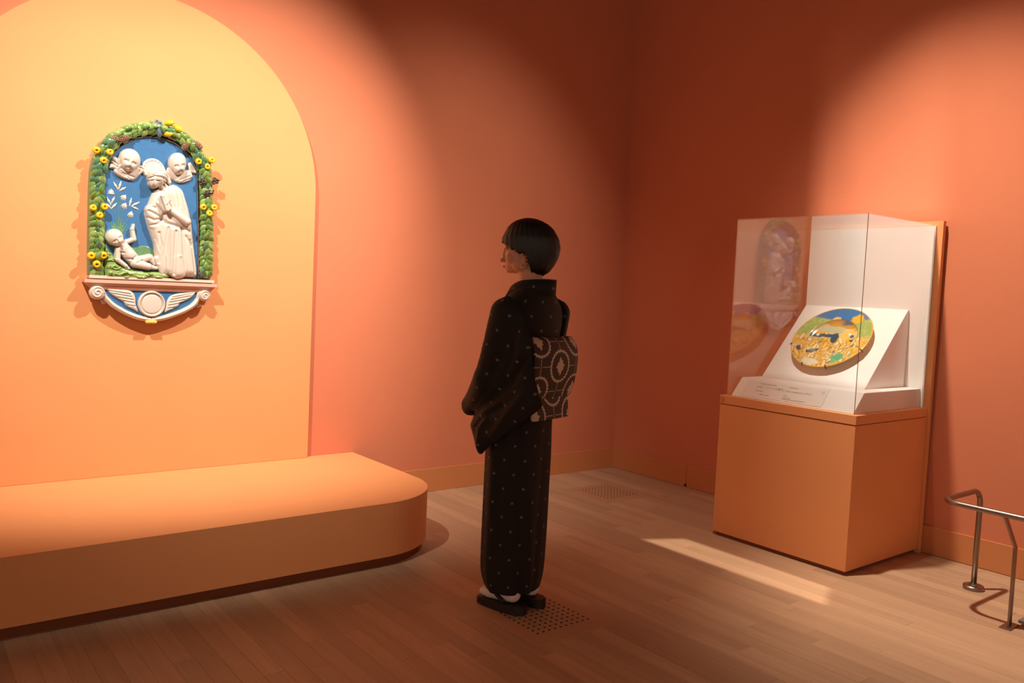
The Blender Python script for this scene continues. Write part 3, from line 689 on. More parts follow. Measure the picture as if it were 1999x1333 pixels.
# white deck with a sloping label face, wedge stand, plate, label
tof = (-.40, -1.99, .803)
dk = empty('display_deck', tof); tag(dk, 'white low deck with sloped front on the floor of the glass case', 'plinth')
bm = bmesh.new(); extrude_poly(bm, [(-.742, .8032), (-.06, .8032), (-.06, .905), (-.65, .905)], 1, -2.362, -1.628)
bmesh.ops.translate(bm, vec=[-a for a in tof], verts=bm.verts); bmesh.ops.bevel(bm, geom=list(bm.edges), offset=.001, segments=1, affect='EDGES'); frombm('deck', bm, 'white', dk)
ws = empty('plate_stand', (-.28, -1.955, .9055)); tag(ws, 'white wedge stand tilting the painted plate forward', 'display stand')
bm = bmesh.new(); extrude_poly(bm, [(-.48, .9055), (-.062, .9055), (-.062, 1.333), (-.072, 1.333)], 1, -2.27, -1.64)
bmesh.ops.translate(bm, vec=(.28, 1.955, -.9055), verts=bm.verts); bmesh.ops.bevel(bm, geom=list(bm.edges), offset=.001, segments=1, affect='EDGES'); frombm('wedge', bm, 'white', ws)

sl = Vector((.408, 0, .4275)).normalized(); nr = Vector((-sl.z, 0, sl.x)); yl = Vector((0, -1, 0))   # up-slope, normal, to the right as seen
pc = Vector((-.48, -1.955, .9055))+sl*.306+nr*.024
pm = Matrix((yl, sl, nr)).transposed().to_4x4(); pm.translation = pc
PRD = .230
prof = [(0.0, .004), (.05, .0035), (.10, .004), (.128, .0055), (.139, .010), (.146, .0165), (.155, .0185), (.18, .0205), (.205, .0228), (.222, .0245), (.2285, .0248), (.230, .0235), (.2285, .021)]
pr_r = np.array([p[0] for p in prof[:-2]]); pr_z = np.array([p[1] for p in prof[:-2]])
rr = np.concatenate([np.linspace(.002, .2285, 84)]); seg = 264
V = [(0, 0, .004)]; F = []
for r in rr:
    z = float(np.interp(r, pr_r, pr_z))
    V += [(r*math.cos(2*math.pi*k/seg), r*math.sin(2*math.pi*k/seg), z) for k in range(seg)]
V += [(.2302*math.cos(2*math.pi*k/seg), .2302*math.sin(2*math.pi*k/seg), .0225) for k in range(seg)]
V += [(.226*math.cos(2*math.pi*k/seg), .226*math.sin(2*math.pi*k/seg), .0195) for k in range(seg)]
V += [(.14*math.cos(2*math.pi*k/seg), .14*math.sin(2*math.pi*k/seg), -.001) for k in range(seg)]
nr_ = len(rr)+3
for k in range(seg): F.append((0, 1+k, 1+(k+1) % seg))
for i in range(nr_-1):
    a = 1+i*seg
    for k in range(seg): F.append((a+k, a+seg+k, a+seg+(k+1) % seg, a+(k+1) % seg))
F.append([1+(nr_-1)*seg+k for k in range(seg)][::-1])
VA = np.array(V); PX, PY = VA[:, 0]/PRD, VA[:, 1]/PRD; RR = np.hypot(PX, PY)
def vnoise(x, y, sc, seed):
    r_ = np.random.default_rng(seed); g = r_.random((64, 64)); xs = (x*sc) % 63; ys = (y*sc) % 63
    xi = np.floor(xs).astype(int); yi = np.floor(ys).astype(int); fx = xs-xi; fy = ys-yi; fx = fx*fx*(3-2*fx); fy = fy*fy*(3-2*fy)
    a = g[yi, xi]*(1-fx)+g[yi, (xi+1) % 64]*fx; b_ = g[(yi+1) % 64, xi]*(1-fx)+g[(yi+1) % 64, (xi+1) % 64]*fx
    return a*(1-fy)+b_*fy
def C(c): return np.array(lin(c)[:3])
n1 = vnoise(PX+3, PY+3, 9, 1); n2 = vnoise(PX+3, PY+3, 17, 2); n3 = vnoise(PX+3, PY+3, 26, 3)
wob = (n1-.5)*.10+(n2-.5)*.06
col = np.zeros((len(V), 3)); col[:] = C((226, 182, 100))
def paint(mask, c, soft=None):
    mk = np.clip(mask, 0, 1)[:, None]; col[:] = col*(1-mk)+C(c)*mk
def sm(v, e0, e1): t = np.clip((v-e0)/(e1-e0), 0, 1); return t*t*(3-2*t)
paint(sm(n1, .45, .6), (240, 206, 130)); paint(sm(n2, .62, .72), (220, 166, 70)); paint(sm(n2+n1*.3, .98, 1.06)*(PY < .1), (168, 136, 84))
pr2 = np.random.default_rng(5)
for k in range(70):          # crowd of small painted figures: outlined pale bodies with coloured drapery
    a_, q_ = pr2.uniform(0, 2*math.pi), math.sqrt(pr2.random())*.92; x_, y_ = q_*math.cos(a_), q_*math.sin(a_)
    if y_ > .12: continue
    t_ = pr2.uniform(-.9, .9); L_ = pr2.uniform(.07, .14); dx_, dy_ = math.sin(t_)*L_, math.cos(t_)*L_
    ds_, tt_ = seg_dist(PX, PY, (x_-dx_, y_-dy_), (x_+dx_, y_+dy_)); w_ = .034+.016*np.sin(tt_*math.pi)
    paint(sm(w_+.014-ds_, 0, .008), (172, 122, 52)); paint(sm(w_-ds_, 0, .010), ((248, 222, 160), (244, 212, 146), (240, 198, 110))[k % 3])
    if k % 4 == 0:
        ds_, tt_ = seg_dist(PX, PY, (x_-dx_*.6, y_-dy_*.6), (x_+dx_*.1+.03, y_+dy_*.1)); paint(sm(.026-ds_, 0, .010), ((64, 92, 140), (104, 160, 120), (222, 150, 40), (120, 150, 150))[(k//4) % 4])

paint(sm(PY+wob, .02, .10)*sm(RR, .62, .66), (150, 178, 98))                       # green land on the upper rim
paint(sm(PY+wob, .02, .10)*sm(RR, .62, .66)*sm(n2, .5, .65), (176, 190, 110))
paint(sm(PY+wob*.6-.12*np.abs(PX), .52, .60)*sm(RR, .60, .64), (64, 122, 172))     # blue sky at the top
paint(sm(.16-np.hypot((PX-.42)*.9, PY-.66)+wob*.4, 0, .03)*sm(RR, .62, .65), (226, 176, 60))
paint(sm(.12-np.hypot((PX+.12)*.8, PY-.60)+wob*.4, 0, .03)*sm(RR, .62, .65), (238, 200, 130))
inn = 1-sm(RR, .60, .64)
paint(inn*sm(PY+wob, .36, .42), (206, 150, 60)); paint(inn*sm(PY+wob*.5, .47, .52)*sm(PX, -.05, .15), (96, 110, 130))
paint(inn*sm(.13-np.abs(PY-.32+.1*PX+wob*.4), 0, .04)*sm(-PX, -.25, -.1), (196, 190, 150))
paint(inn*sm(.07-np.abs(PY-.14-.12*PX+wob*.5), 0, .03)*sm(.12-PX, 0, .05), (38, 90, 108))
paint(inn*sm(.14-np.hypot((PX-.04)*1.4, (PY-.02)*.8)+wob*.4, 0, .03), (40, 84, 100))
paint(sm(.20-np.hypot((PX-.34), (PY-.16)*1.1)+wob*.6, 0, .04), (240, 196, 110))
for cx_, cy_, r_, c__ in ((.36, .20, .06, (232, 226, 214)), (.46, .14, .05, (84, 100, 150)), (.40, .02, .05, (226, 170, 50)), (-.16, -.08, .10, (226, 150, 30)), (-.44, .12, .06, (235, 235, 225)),
                          (-.70, -.38, .07, (60, 70, 110)), (-.66, -.46, .05, (74, 70, 84)), (-.38, -.48, .075, (44, 66, 120)), (-.24, -.36, .06, (50, 84, 126)), (-.34, -.40, .05, (90, 150, 130)),
                          (.22, -.40, .045, (140, 130, 130)), (.46, -.62, .15, (98, 178, 128)), (.28, -.58, .08, (110, 184, 140)), (.40, -.76, .10, (120, 190, 130)), (.02, -.52, .05, (110, 170, 110)),
                          (-.14, -.84, .13, (232, 224, 196)), (-.30, -.82, .10, (226, 220, 190)), (-.02, -.84, .07, (232, 222, 200)), (-.44, -.84, .06, (150, 190, 150)), (-.86, -.34, .06, (220, 200, 180)),
                          (.62, -.18, .06, (150, 132, 60)), (.50, -.02, .04, (70, 70, 60)), (-.5, -.04, .04, (110, 140, 130)), (.7, -.34, .05, (170, 150, 70))):
    paint(sm(r_-np.hypot(PX-cx_, PY-cy_)+wob*.5, 0, .03), c__)
line = np.abs(np.sin((n1*2+n2*1.4)*11)); paint((1-sm(line, .0, .12))*.12*(PY < .30), (140, 100, 50))
paint(sm(RR, .965, .985), (226, 176, 70)); paint(sm(.012-np.abs(RR-.625), 0, .01)*.7, (110, 80, 50))
me = bpy.data.meshes.new('dish'); me.from_pydata(V, [], F); me.update()
ca_ = me.color_attributes.new('painting', 'FLOAT_COLOR', 'POINT'); ca_.data.foreach_set('color', np.c_[col, np.ones(len(V))].astype(np.float32).ravel())
me.polygons.foreach_set('use_smooth', [True]*len(F))
pmt = mat('maiolica', (200, 160, 80), .16, coat=.6); at_ = pmt.node_tree.nodes.new('ShaderNodeAttribute'); at_.attribute_name = 'painting'
pmt.node_tree.links.new(at_.outputs['Color'], pmt.node_tree.nodes['Principled BSDF'].inputs['Base Color']); me.materials.append(pmt)
pt = empty('painted_plate', (0, 0, 0)); pt.matrix_world = pm; tag(pt, 'round painted ceramic plate with yellow scene under a blue sky', 'plate')
o = bpy.data.objects.new('dish', me); COL.objects.link(o); o.parent = pt
for a in (200, 250, 287, 340):
    a = R(a); bm = bmesh.new(); x, y = .2315*math.cos(a), .2315*math.sin(a)
    tube(bm, [(x, y, .008), (x, y, .026), (x*.985, y*.985, .0295), (x*.955, y*.955, .0285)], .0028, 8); frombm('mount_pin', bm, 'pin', pt)
# label card with print on the sloping face
la, lb = Vector((-.742, 0, .8032)), Vector((-.65, 0, .905)); ls = (lb-la).normalized(); ln_ = Vector((-ls.z, 0, ls.x))
lm = Matrix((Vector((0, -1, 0)), ls, ln_)).transposed().to_4x4(); lm.translation = la+ls*.012+ln_*.0008+Vector((0, -1.68, 0))
lc = empty('label_card', (0, 0, 0)); lc.matrix_world = lm; tag(lc, 'pale printed label card below the painted plate', 'label')
MT['card'] = mat('label_card', (228, 222, 214), .8)
box('card', (0, 0, 0), (.50, .112, .0012), 'card', lc)
def text(body, x, y, size, m='print'):
    cu_ = bpy.data.curves.new('lettering', 'FONT'); cu_.body = body; cu_.size = size
    to = bpy.data.objects.new('lettering', cu_); COL.objects.link(to)
    dg = bpy.context.evaluated_depsgraph_get(); me = bpy.data.meshes.new_from_object(to.evaluated_get(dg)); bpy.data.objects.remove(to)
    me.materials.clear(); me.materials.append(MT[m]); o = bpy.data.objects.new('lettering', me); COL.objects.link(o); o.parent = lc; o.location = (x, y, .0016); return o
text('大皿「パリスの審判」', .075, .066, .019)
text('Plate: Judgement of Paris', .262, .064, .0155)
text('12', .462, .084, .019)
bm = bmesh.new()
for (x0, y0, x1) in ((.09, .094, .19), (.08, .044, .13), (.115, .020, .145), (.152, .020, .178), (.272, .093, .325), (.262, .036, .285), (.262, .022, .31), (.262, .012, .40)):
    addbox(bm, (x0, y0, .0012), (x1, y0+.0035, .0016))
frombm('print_lines', bm, 'print', lc)

# ------------------------------------------------------------------ steel barrier rail by the right-hand wall
rl = empty('barrier_rail', (-.6, -3.0, 0)); tag(rl, 'low stainless steel barrier rail with a looped end beside the case', 'barrier')
def arc(c, a, b_, r, n=8):   # quarter bend in the plane spanned by unit vectors a,b
    c, a, b_ = Vector(c), Vector(a), Vector(b_); return [c+a*r*math.cos(t)+b_*r*math.sin(t) for t in np.linspace(0, math.pi/2, n)]
of = Vector((.6, 3.0, 0)); RXX, RZZ, YB, PXX = -.808, .488, -2.838, -.385
pp = [Vector((PXX, YB, .02)), Vector((PXX, YB, .30))]+arc((PXX-.075, YB, RZZ-.075), (1, 0, 0), (0, 0, 1), .075)+arc((RXX+.085, YB-.085, RZZ), (0, 1, 0), (-1, 0, 0), .085)+[Vector((RXX, YB-.3, RZZ)), Vector((RXX, -5.6, RZZ))]
bm = bmesh.new(); tube(bm, [p+of for p in pp[:1]+pp[1:6]], .0125, 16); frombm('post', bm, 'steel', rl, True)
bm = bmesh.new(); tube(bm, [p+of for p in pp[5:]], .0125, 16); frombm('top_rail', bm, 'steel', rl, True)
bm = bmesh.new(); lathe(bm, [(.044, 0), (.046, .002), (.046, .017), (.043, .020), (.020, .0205), (.018, .026), (.0135, .028)], 28, True, Matrix.Translation((PXX+.6, YB+3.0, 0))); frombm('base_flange', bm, 'steel', rl)
def flatpost(y):
    bm = bmesh.new(); c = [(-.750, 0, 0), (-.754, 0, .345), (RXX+.005, .03, RZZ-.010)]; rings = []
    for (x_, dy_, z_) in c:
        rings.append([bm.verts.new((x_+.6+a*.014, y+dy_+3.0+b_*.004, z_)) for a, b_ in ((-1, -1), (1, -1), (1, 1), (-1, 1))])
    for a, b_ in zip(rings, rings[1:]):
        for k in range(4): bm.faces.new((a[k], a[(k+1) % 4], b_[(k+1) % 4], b_[k]))
    bm.faces.new(rings[0][::-1]); bm.faces.new(rings[-1]); frombm('flat_post', bm, 'steel', rl)
    box('foot_plate', (-.80+.6, y-.022+3, 0), (-.70+.6, y+.022+3, .006), 'steel', rl, .001)
flatpost(-3.135); flatpost(-4.6)
MT['bp'] = mat('grey_panel', (150, 140, 130), .4, .6)
box('floor_panel', (-.70+.6, -4.6+3, .012), (-.36+.6, -3.150+3, .026), 'bp', rl, .002)

# ------------------------------------------------------------------ person in a dark patterned kimono
P0 = (-2.426, -1.822, 0)
per = empty('person', P0, R(14)); tag(per, 'person with short dark hair in black kimono and patterned sash, facing the relief', 'person')
HY = R(22)
HM = Matrix.Translation((0, .006, 0)) @ Matrix.Rotation(HY, 4, 'Z')     # head turned towards the relief
def remesh(bm, vox, it, name, m, parent):
    o = frombm(name, bm, m, None)
    md = o.modifiers.new('r', 'REMESH'); md.mode = 'VOXEL'; md.voxel_size = vox
    ms = o.modifiers.new('s', 'SMOOTH'); ms.iterations = it; ms.factor = .5
    dg = bpy.context.evaluated_depsgraph_get(); me = bpy.data.meshes.new_from_object(o.evaluated_get(dg)); me.name = name
    old = o.data; bpy.data.objects.remove(o); me.polygons.foreach_set('use_smooth', [True]*len(me.polygons))
    q = bpy.data.objects.new(name, me); COL.objects.link(q); q.parent = parent; return q
def eb(bm, c, r, M_=None, rot=None):
    mm = Matrix.Translation(c) @ (rot or Matrix.Identity(4)) @ Matrix.Diagonal((*r, 1))
    bmesh.ops.create_uvsphere(bm, u_segments=20, v_segments=14, radius=1, matrix=(M_ @ mm) if M_ else mm)
def chain(bm, pts):
    for (a, ra), (b_, rb) in zip(pts, pts[1:]):
        a, b_ = Vector(a), Vector(b_); n = max(3, int((b_-a).length/(min(ra, rb)*.45)))
        tube(bm, [a+(b_-a)*t for t in np.linspace(0, 1, 4)], [ra+(rb-ra)*t for t in np.linspace(0, 1, 4)], 14)
        for p_, r_ in ((a, ra), (b_, rb)): bmesh.ops.create_uvsphere(bm, u_segments=14, v_segments=10, radius=r_, matrix=Matrix.Translation(p_))
bm = bmesh.new()
eb(bm, (0, -.018, 1.535), (.070, .090, .090), HM); eb(bm, (0, .024, 1.487), (.061, .070, .074), HM)
eb(bm, (0, .030, 1.455), (.055, .056, .044), HM); eb(bm, (0, .052, 1.445), (.043, .044, .034), HM); eb(bm, (0, .072, 1.428), (.024, .022, .017), HM)
for s_ in (-1, 1):
    eb(bm, (s_*.030, .056, 1.472), (.030, .030, .030), HM); eb(bm, (s_*.030, .080, 1.512), (.017, .010, .008), HM); eb(bm, (s_*.031, .080, 1.530), (.022, .012, .008), HM)
    eb(bm, (s_*.044, .014, 1.448), (.020, .040, .032), HM)
    # ear: rim, lobe and bowl
    ear = [(.012*math.cos(t)*.95, .030*math.sin(t)) for t in np.linspace(-1.9, 3.6, 12)]
    for (a, b_) in ear:
        eb(bm, (s_*(.0735+.005*(-a*1.15 < 0)), -.006-a*1.25, 1.463+b_), (.0065, .0046, .0054), HM)
    eb(bm, (s_*.062, -.004, 1.463), (.010, .012, .028), HM); eb(bm, (s_*.074, .004, 1.437), (.005, .007, .010), HM)
eb(bm, (0, .096, 1.488), (.0075, .013, .024), HM); eb(bm, (0, .107, 1.464), (.011, .013, .0095), HM)
eb(bm, (0, .088, 1.442), (.019, .011, .005), HM); eb(bm, (0, .087, 1.433), (.016, .011, .005), HM)
chain(bm, [((0, -.012, 1.44), .050), ((0, -.022, 1.36), .050), ((0, -.02, 1.30), .062)])
eb(bm, (0, -.018, 1.19), (.125, .080, .11)); eb(bm, (0, 0, 1.05), (.125, .095, .16)); eb(bm, (0, 0, .88), (.135, .10, .13))
for s_ in (-1, 1):
    chain(bm, [((s_*.06, 0, .86), .075), ((s_*.055, .01, .48), .052), ((s_*.052, -.02, .12), .030), ((s_*.056, -.03, .085), .030)])
    chain(bm, [((s_*.06, -.03, .080), .026), ((s_*.06, .06, .062), .022), ((s_*.06, .11, .058), .016)])
    chain(bm, [((s_*.125, -.02, 1.21), .045), ((s_*.168, -.01, 1.03), .033), ((s_*.075, .165, .850), .026)])
    # clasped hands: palm, four fingers, thumb
    W0 = Vector((s_*.060, .180, .838)); PA = Vector((s_*.020, .200+(.016 if s_ > 0 else 0), .818))
    chain(bm, [(W0, .024), (PA, .026)])
    for k, Lf in enumerate((.066, .074, .070, .056)):
        b0 = PA+Vector((-s_*.006, .014, .018-.0135*k)); k1 = b0+Vector((-s_*Lf*.5, .010, -.006)); k2 = k1+Vector((-s_*Lf*.38, -.016, -.006))
        chain(bm, [(b0, .0092), (k1, .0085), (k2, .0075)])
    th = PA+Vector((s_*.006, .004, .024)); chain(bm, [(th, .0105), (th+Vector((-s_*.024, .012, .014)), .0095), (th+Vector((-s_*.044, .016, .010)), .008)])
body = remesh(bm, .0036, 5, 'body', 'skin', per)
def bead(name, c, r, m):
    bm = bmesh.new(); eb(bm, c, r, HM); return frombm(name, bm, m, per, True)
for s_ in (-1, 1): bead('eye', (s_*.030, .0875, 1.511), (.011, .004, .0038), 'eye')
bead('lips', (0, .0965, 1.4375), (.016, .005, .0052), 'lip')

# hair: short, full at the back, swept fringe
def hairmat():
    m = bpy.data.materials.new('hair_black'); m.use_nodes = True; nt = m.node_tree; bs = nt.nodes['Principled BSDF']
    bs.inputs['Base Color'].default_value = lin((24, 15, 12)); bs.inputs['Roughness'].default_value = .52; bs.inputs['Anisotropic'].default_value = .4
    uv = nt.nodes.new('ShaderNodeUVMap'); mp = nt.nodes.new('ShaderNodeMapping'); mp.inputs['Scale'].default_value = (120, 2.5, 1)
    nz = nt.nodes.new('ShaderNodeTexNoise'); nz.inputs['Scale'].default_value = 1; nz.inputs['Detail'].default_value = 4
    bp = nt.nodes.new('ShaderNodeBump'); bp.inputs['Strength'].default_value = .5; bp.inputs['Distance'].default_value = .004
    nt.links.new(uv.outputs[0], mp.inputs[0]); nt.links.new(mp.outputs[0], nz.inputs[0]); nt.links.new(nz.outputs['Fac'], bp.inputs['Height']); nt.links.new(bp.outputs[0], bs.inputs['Normal'])
    return m
MT['hair'] = hairmat()
zt_ = 1.643
ZB = [1.395, 1.405, 1.42, 1.45, 1.48, 1.52, 1.56, 1.60, 1.620, 1.632, 1.639, 1.642, 1.643]
RBk = [.060, .070, .094, .116, .131, .139, .131, .104, .078, .053, .031, .014, .0]
RFr = [.105, .105, .105, .105, .108, .113, .109, .089, .069, .048, .028, .013, .0]
RSd = [.055, .060, .068, .078, .083, .087, .085, .071, .056, .039, .023, .011, .0]
AZ = [0, 18, 36, 55, 70, 84, 96, 104, 112, 122, 140, 160, 180]
ZL = [1.538, 1.534, 1.528, 1.512, 1.498, 1.490, 1.488, 1.478, 1.440, 1.418, 1.410, 1.404, 1.402]
NA, NT = 96, 26
V = []; F = []; UVs = []
for i in range(NA):
    az = 2*math.pi*i/NA; ad = abs(math.degrees(az if az <= math.pi else az-2*math.pi)); zl = np.interp(ad, AZ, ZL)+.003*math.sin(az*17)+.002*math.sin(az*29)
    for j in range(NT+6):
        t = min(j, NT)/NT; th = t*math.pi/2
        z = zt_-(zt_-zl)*(1-math.cos(th))**.8 if False else zt_-(zt_-zl)*(t**1.9)
        rs = np.interp(z, ZB, RSd); rl_ = np.interp(z, ZB, RFr if ad < 90 else RBk)
        r = 1/math.sqrt(math.cos(az)**2/max(rl_, 1e-4)**2+math.sin(az)**2/max(rs, 1e-4)**2)
        r += .0012*math.sin(az*23+z*40)*min(1, t*3)
        if j > NT: r *= 1-.10*(j-NT); z += .006*(j-NT)
        V.append((-r*math.sin(az), r*math.cos(az), z)); UVs.append((i/NA, t))
W_ = NT+6
for i in range(NA):
    for j in range(W_-1):
        a = i*W_+j; b_ = ((i+1) % NA)*W_+j; F.append((a, a+1, b_+1, b_))
V = [HM @ Vector(v) for v in V]
hair = new('hair', V, F, 'hair', per, True)
uvl = hair.data.uv_layers.new(name='UVMap')
for lp in hair.data.loops: uvl.data[lp.index].uv = UVs[lp.vertex_index]
bm = bmesh.new(); bm.from_mesh(hair.data); bmesh.ops.remove_doubles(bm, verts=bm.verts, dist=1e-5); bmesh.ops.recalc_face_normals(bm, faces=bm.faces); bm.to_mesh(hair.data); bm.free()

# kimono cloth with a scatter of small pale stars
def starmat():
    m = bpy.data.materials.new('kimono_cloth'); m.use_nodes = True; nt = m.node_tree; bs = nt.nodes['Principled BSDF']; L = nt.links
    bs.inputs['Roughness'].default_value = .75; bs.inputs['Specular IOR Level'].default_value = .25; bs.inputs['Sheen Weight'].default_value = .05
    uv = nt.nodes.new('ShaderNodeUVMap'); sp = nt.nodes.new('ShaderNodeSeparateXYZ'); L.new(uv.outputs[0], sp.inputs[0])
    def mth(op, a, b_=None):
        n = nt.nodes.new('ShaderNodeMath'); n.operation = op
        for k, v in enumerate((a, b_)):
            if v is None: continue
            if isinstance(v, (int, float)): n.inputs[k].default_value = v
            else: L.new(v, n.inputs[k])
        return n.outputs[0]
    pu, pv = .088, .118; tot = None
    for ou, ov in ((0, 0), (pu/2, pv/2)):
        u = mth('SUBTRACT', mth('FLOORED_MODULO', mth('ADD', sp.outputs[0], ou+20*pu), pu), pu/2); v = mth('SUBTRACT', mth('FLOORED_MODULO', mth('ADD', sp.outputs[1], ov+20*pv), pv), pv/2)
        au, av = mth('ABSOLUTE', u), mth('ABSOLUTE', v)
        def arm(a, b_): return mth('MULTIPLY', mth('MAXIMUM', mth('SUBTRACT', 1, mth('DIVIDE', a, .0085)), 0), mth('MAXIMUM', mth('SUBTRACT', 1, mth('DIVIDE', b_, .0017)), 0))
        dg = mth('MULTIPLY', mth('ADD', u, v), .707); dh = mth('MULTIPLY', mth('SUBTRACT', u, v), .707)
        s_ = mth('MAXIMUM', mth('MAXIMUM', arm(au, av), arm(av, au)), mth('MAXIMUM', arm(mth('ABSOLUTE', dg), mth('ABSOLUTE', dh)), arm(mth('ABSOLUTE', dh), mth('ABSOLUTE', dg))))
        tot = s_ if tot is None else mth('MAXIMUM', tot, s_)
    mx = nt.nodes.new('ShaderNodeMix'); mx.data_type = 'RGBA'; mx.inputs[6].default_value = lin((33, 24, 17)); mx.inputs[7].default_value = lin((140, 130, 122)); L.new(tot, mx.inputs[0]); L.new(mx.outputs[2], bs.inputs['Base Color'])
    nz = nt.nodes.new('ShaderNodeTexNoise'); nz.inputs['Scale'].default_value = 500; bp = nt.nodes.new('ShaderNodeBump'); bp.inputs['Strength'].default_value = .15; bp.inputs['Distance'].default_value = .001
    L.new(uv.outputs[0], nz.inputs[0]); L.new(nz.outputs['Fac'], bp.inputs['Height']); L.new(bp.outputs[0], bs.inputs['Normal'])
    return m
MT['kimono'] = starmat()
def loft(name, rings, m, parent, seg=64, closed_top=False, closed_bot=False, fold=None, lining=0):
    """rings: (z, cx, cy, a, b)"""
    V = []; F = []; U = []
    zz = np.array([r[0] for r in rings]); N = 60; zs = np.linspace(zz[0], zz[-1], N)
    I = [np.interp(zs, zz, [r[k] for r in rings]) for k in range(1, 5)]
    for q in range(4):   # round the control polygon
        for _ in range(2): I[q][1:-1] = (I[q][:-2]+2*I[q][1:-1]+I[q][2:])/4
    for i in range(N):
        for k in range(seg+1):
            a = 2*math.pi*k/seg; f = 1+(fold(a, zs[i]) if fold else 0)
            V.append((I[0][i]+I[2][i]*math.cos(a)*f, I[1][i]+I[3][i]*math.sin(a)*f, zs[i])); U.append((a*.14, zs[i]))
    for i in range(N-1):
        for k in range(seg): p = i*(seg+1)+k; F.append((p, p+1, p+seg+2, p+seg+1))
    if closed_bot: F.append([k for k in range(seg)][::-1])
    if closed_top: F.append([(N-1)*(seg+1)+k for k in range(seg)])
    o = new(name, V, F, m, parent, True); ul = o.data.uv_layers.new(name='UVMap')
    for lp in o.data.loops: ul.data[lp.index].uv = U[lp.vertex_index]
    return o
def fold(a, z):
    d = .0
    # long diagonal drape from the hip down to the hem, and soft pulls at the back
    lowz = max(0, min(1, (.95-z)/.3))
    for (a0, sl_, w_, am) in ((3.9, .55, .10, -.055), (4.15, .75, .09, .035), (3.35, .12, .08, -.03), (4.75, -.15, .09, -.03), (5.2, .25, .10, .03), (3.05, .0, .10, .025), (2.6, .1, .1, -.02)):
        dd = (a-(a0+sl_*(.6-z))+math.pi) % (2*math.pi)-math.pi; d += 1.7*am*math.exp(-dd*dd/(2*w_*w_))*lowz
    return d
kim = loft('kimono', [(.080, 0, .006, .124, .104), (.11, 0, .012, .138, .118), (.17, 0, .014, .146, .126), (.30, 0, .012, .149, .128), (.50, 0, .010, .150, .129), (.68, 0, .008, .152, .129), (.85, 0, .0, .150, .122), (1.0, 0, -.005, .145, .112), (1.15, 0, -.012, .165, .115), (1.22, 0, -.02, .185, .112), (1.275, 0, -.025, .178, .100), (1.315, 0, -.03, .125, .090), (1.345, 0, -.035, .082, .084), (1.36, 0, -.038, .072, .084)], 'kimono', per, fold=fold)
# collar standing away from the nape, crossing at the front; pale under-collar inside it
def collar(name, m, grow_, dz, z_extra, parent, thick=.005):
    ctl_t = [(-.012, .092, 1.232), (.030, .078, 1.300), (.058, .044, 1.352), (.066, -.010, 1.379), (.060, -.070, 1.388), (.036, -.122, 1.390), (0, -.142, 1.389)]
    ctl_b = [(-.030, .098, 1.200), (.044, .090, 1.258), (.084, .054, 1.303), (.092, -.010, 1.328), (.078, -.080, 1.330), (.044, -.118, 1.326), (0, -.132, 1.322)]
    def full(c): return c+[(-p[0], p[1]-(.006 if p[1] > .08 else 0), p[2]) for p in c[-2::-1]]
    Tp = catmull(full(ctl_t), 5); Bt = catmull(full(ctl_b), 5); V = []; F = []; U = []
    n = len(Tp); s_ = 0
    for i in range(n):
        t_ = np.array(Tp[i]); b_ = np.array(Bt[i]); c = np.array((0, -.03, 0)); t_ = t_.copy(); b_ = b_.copy()
        t_[:2] = c[:2]+(t_[:2]-c[:2])*grow_; b_[:2] = c[:2]+(b_[:2]-c[:2])*grow_; t_[2] += dz; b_[2] += dz
        inn_t = t_.copy(); inn_b = b_.copy(); inn_t[:2] = c[:2]+(t_[:2]-c[:2])*(1-thick/.08); inn_b[:2] = c[:2]+(b_[:2]-c[:2])*(1-thick/.08)
        if i: s_ += float(np.linalg.norm(t_-last))
        last = t_
        for q, vv in ((b_, 0), ((b_+t_)/2, .03), (t_, .06), (inn_t, .065), (inn_b, .12)): V.append(tuple(q)); U.append((s_+.02, vv+.03))
    for i in range(n-1):
        for k in range(5): a = i*5+k; b2 = i*5+(k+1) % 5; F.append((a, b2, b2+5, a+5))
    F.append([0, 1, 2, 3, 4]); F.append([(n-1)*5+k for k in range(5)][::-1])
    o = new(name, V, F, m, parent, True); ul = o.data.uv_layers.new(name='UVMap')
    for lp in o.data.loops: ul.data[lp.index].uv = U[lp.vertex_index]
    return o
collar('collar', 'kimono', 1.0, 0, 0, per); collar('under_collar', 'under', .93, .0035, 0, per)
# sleeves: padded cloth hung from shoulder to wrist with a hanging pouch
def sleeve(sgn, poly, prims_extra, ridg):
    def xb(Y_, Z_): 
        q = np.clip((Y_-.02)/.22, 0, 1); return -.185+.095*q*q*(3-2*q)+.02*np.clip((Z_-1.15)/.2, 0, 1)
    outer = lambda Y_, Z_, H: np.stack([sgn*(xb(Y_, Z_)-np.maximum(H, -.002)), Y_, Z_], 1)
    inner_ = lambda Y_, Z_, H: np.stack([sgn*(xb(Y_, Z_)+.25*np.maximum(H, 0)-.004), Y_, Z_], 1)
    o = hf_mesh('sleeve', (-.30, .32, .60, 1.36), .006, [pillow(poly, .05, .030)]+prims_extra, ridg, outer, 'kimono', per, .02, inner_, -.002)
    if sgn < 0: o.data.flip_normals()
    ul = o.data.uv_layers.new(name='UVMap'); vs_ = o.data.vertices
    for lp in o.data.loops:
        c_ = vs_[lp.vertex_index].co; ul.data[lp.index].uv = (c_.y+.3, c_.z)
    return o
near = [(-.03, 1.318), (.02, 1.27), (.045, 1.20), (.074, 1.06), (.118, .93), (.205, .868), (.228, .842), (.215, .815), (.185, .806), (.150, .822), (.178, .768), (.125, .715), (.072, .662), (.02, .70), (-.10, .795), (-.226, .885), (-.228, .92), (-.19, 1.02), (-.175, 1.12), (-.15, 1.20), (-.11, 1.27)]
arm = [cap((-.03, 1.25), .060, (.0, 1.10), .055, .7, .012), cap((.0, 1.10), .055, (.06, .97), .055, .7, .014), cap((.06, .97), .055, (.19, .845), .042, .75, .018)]
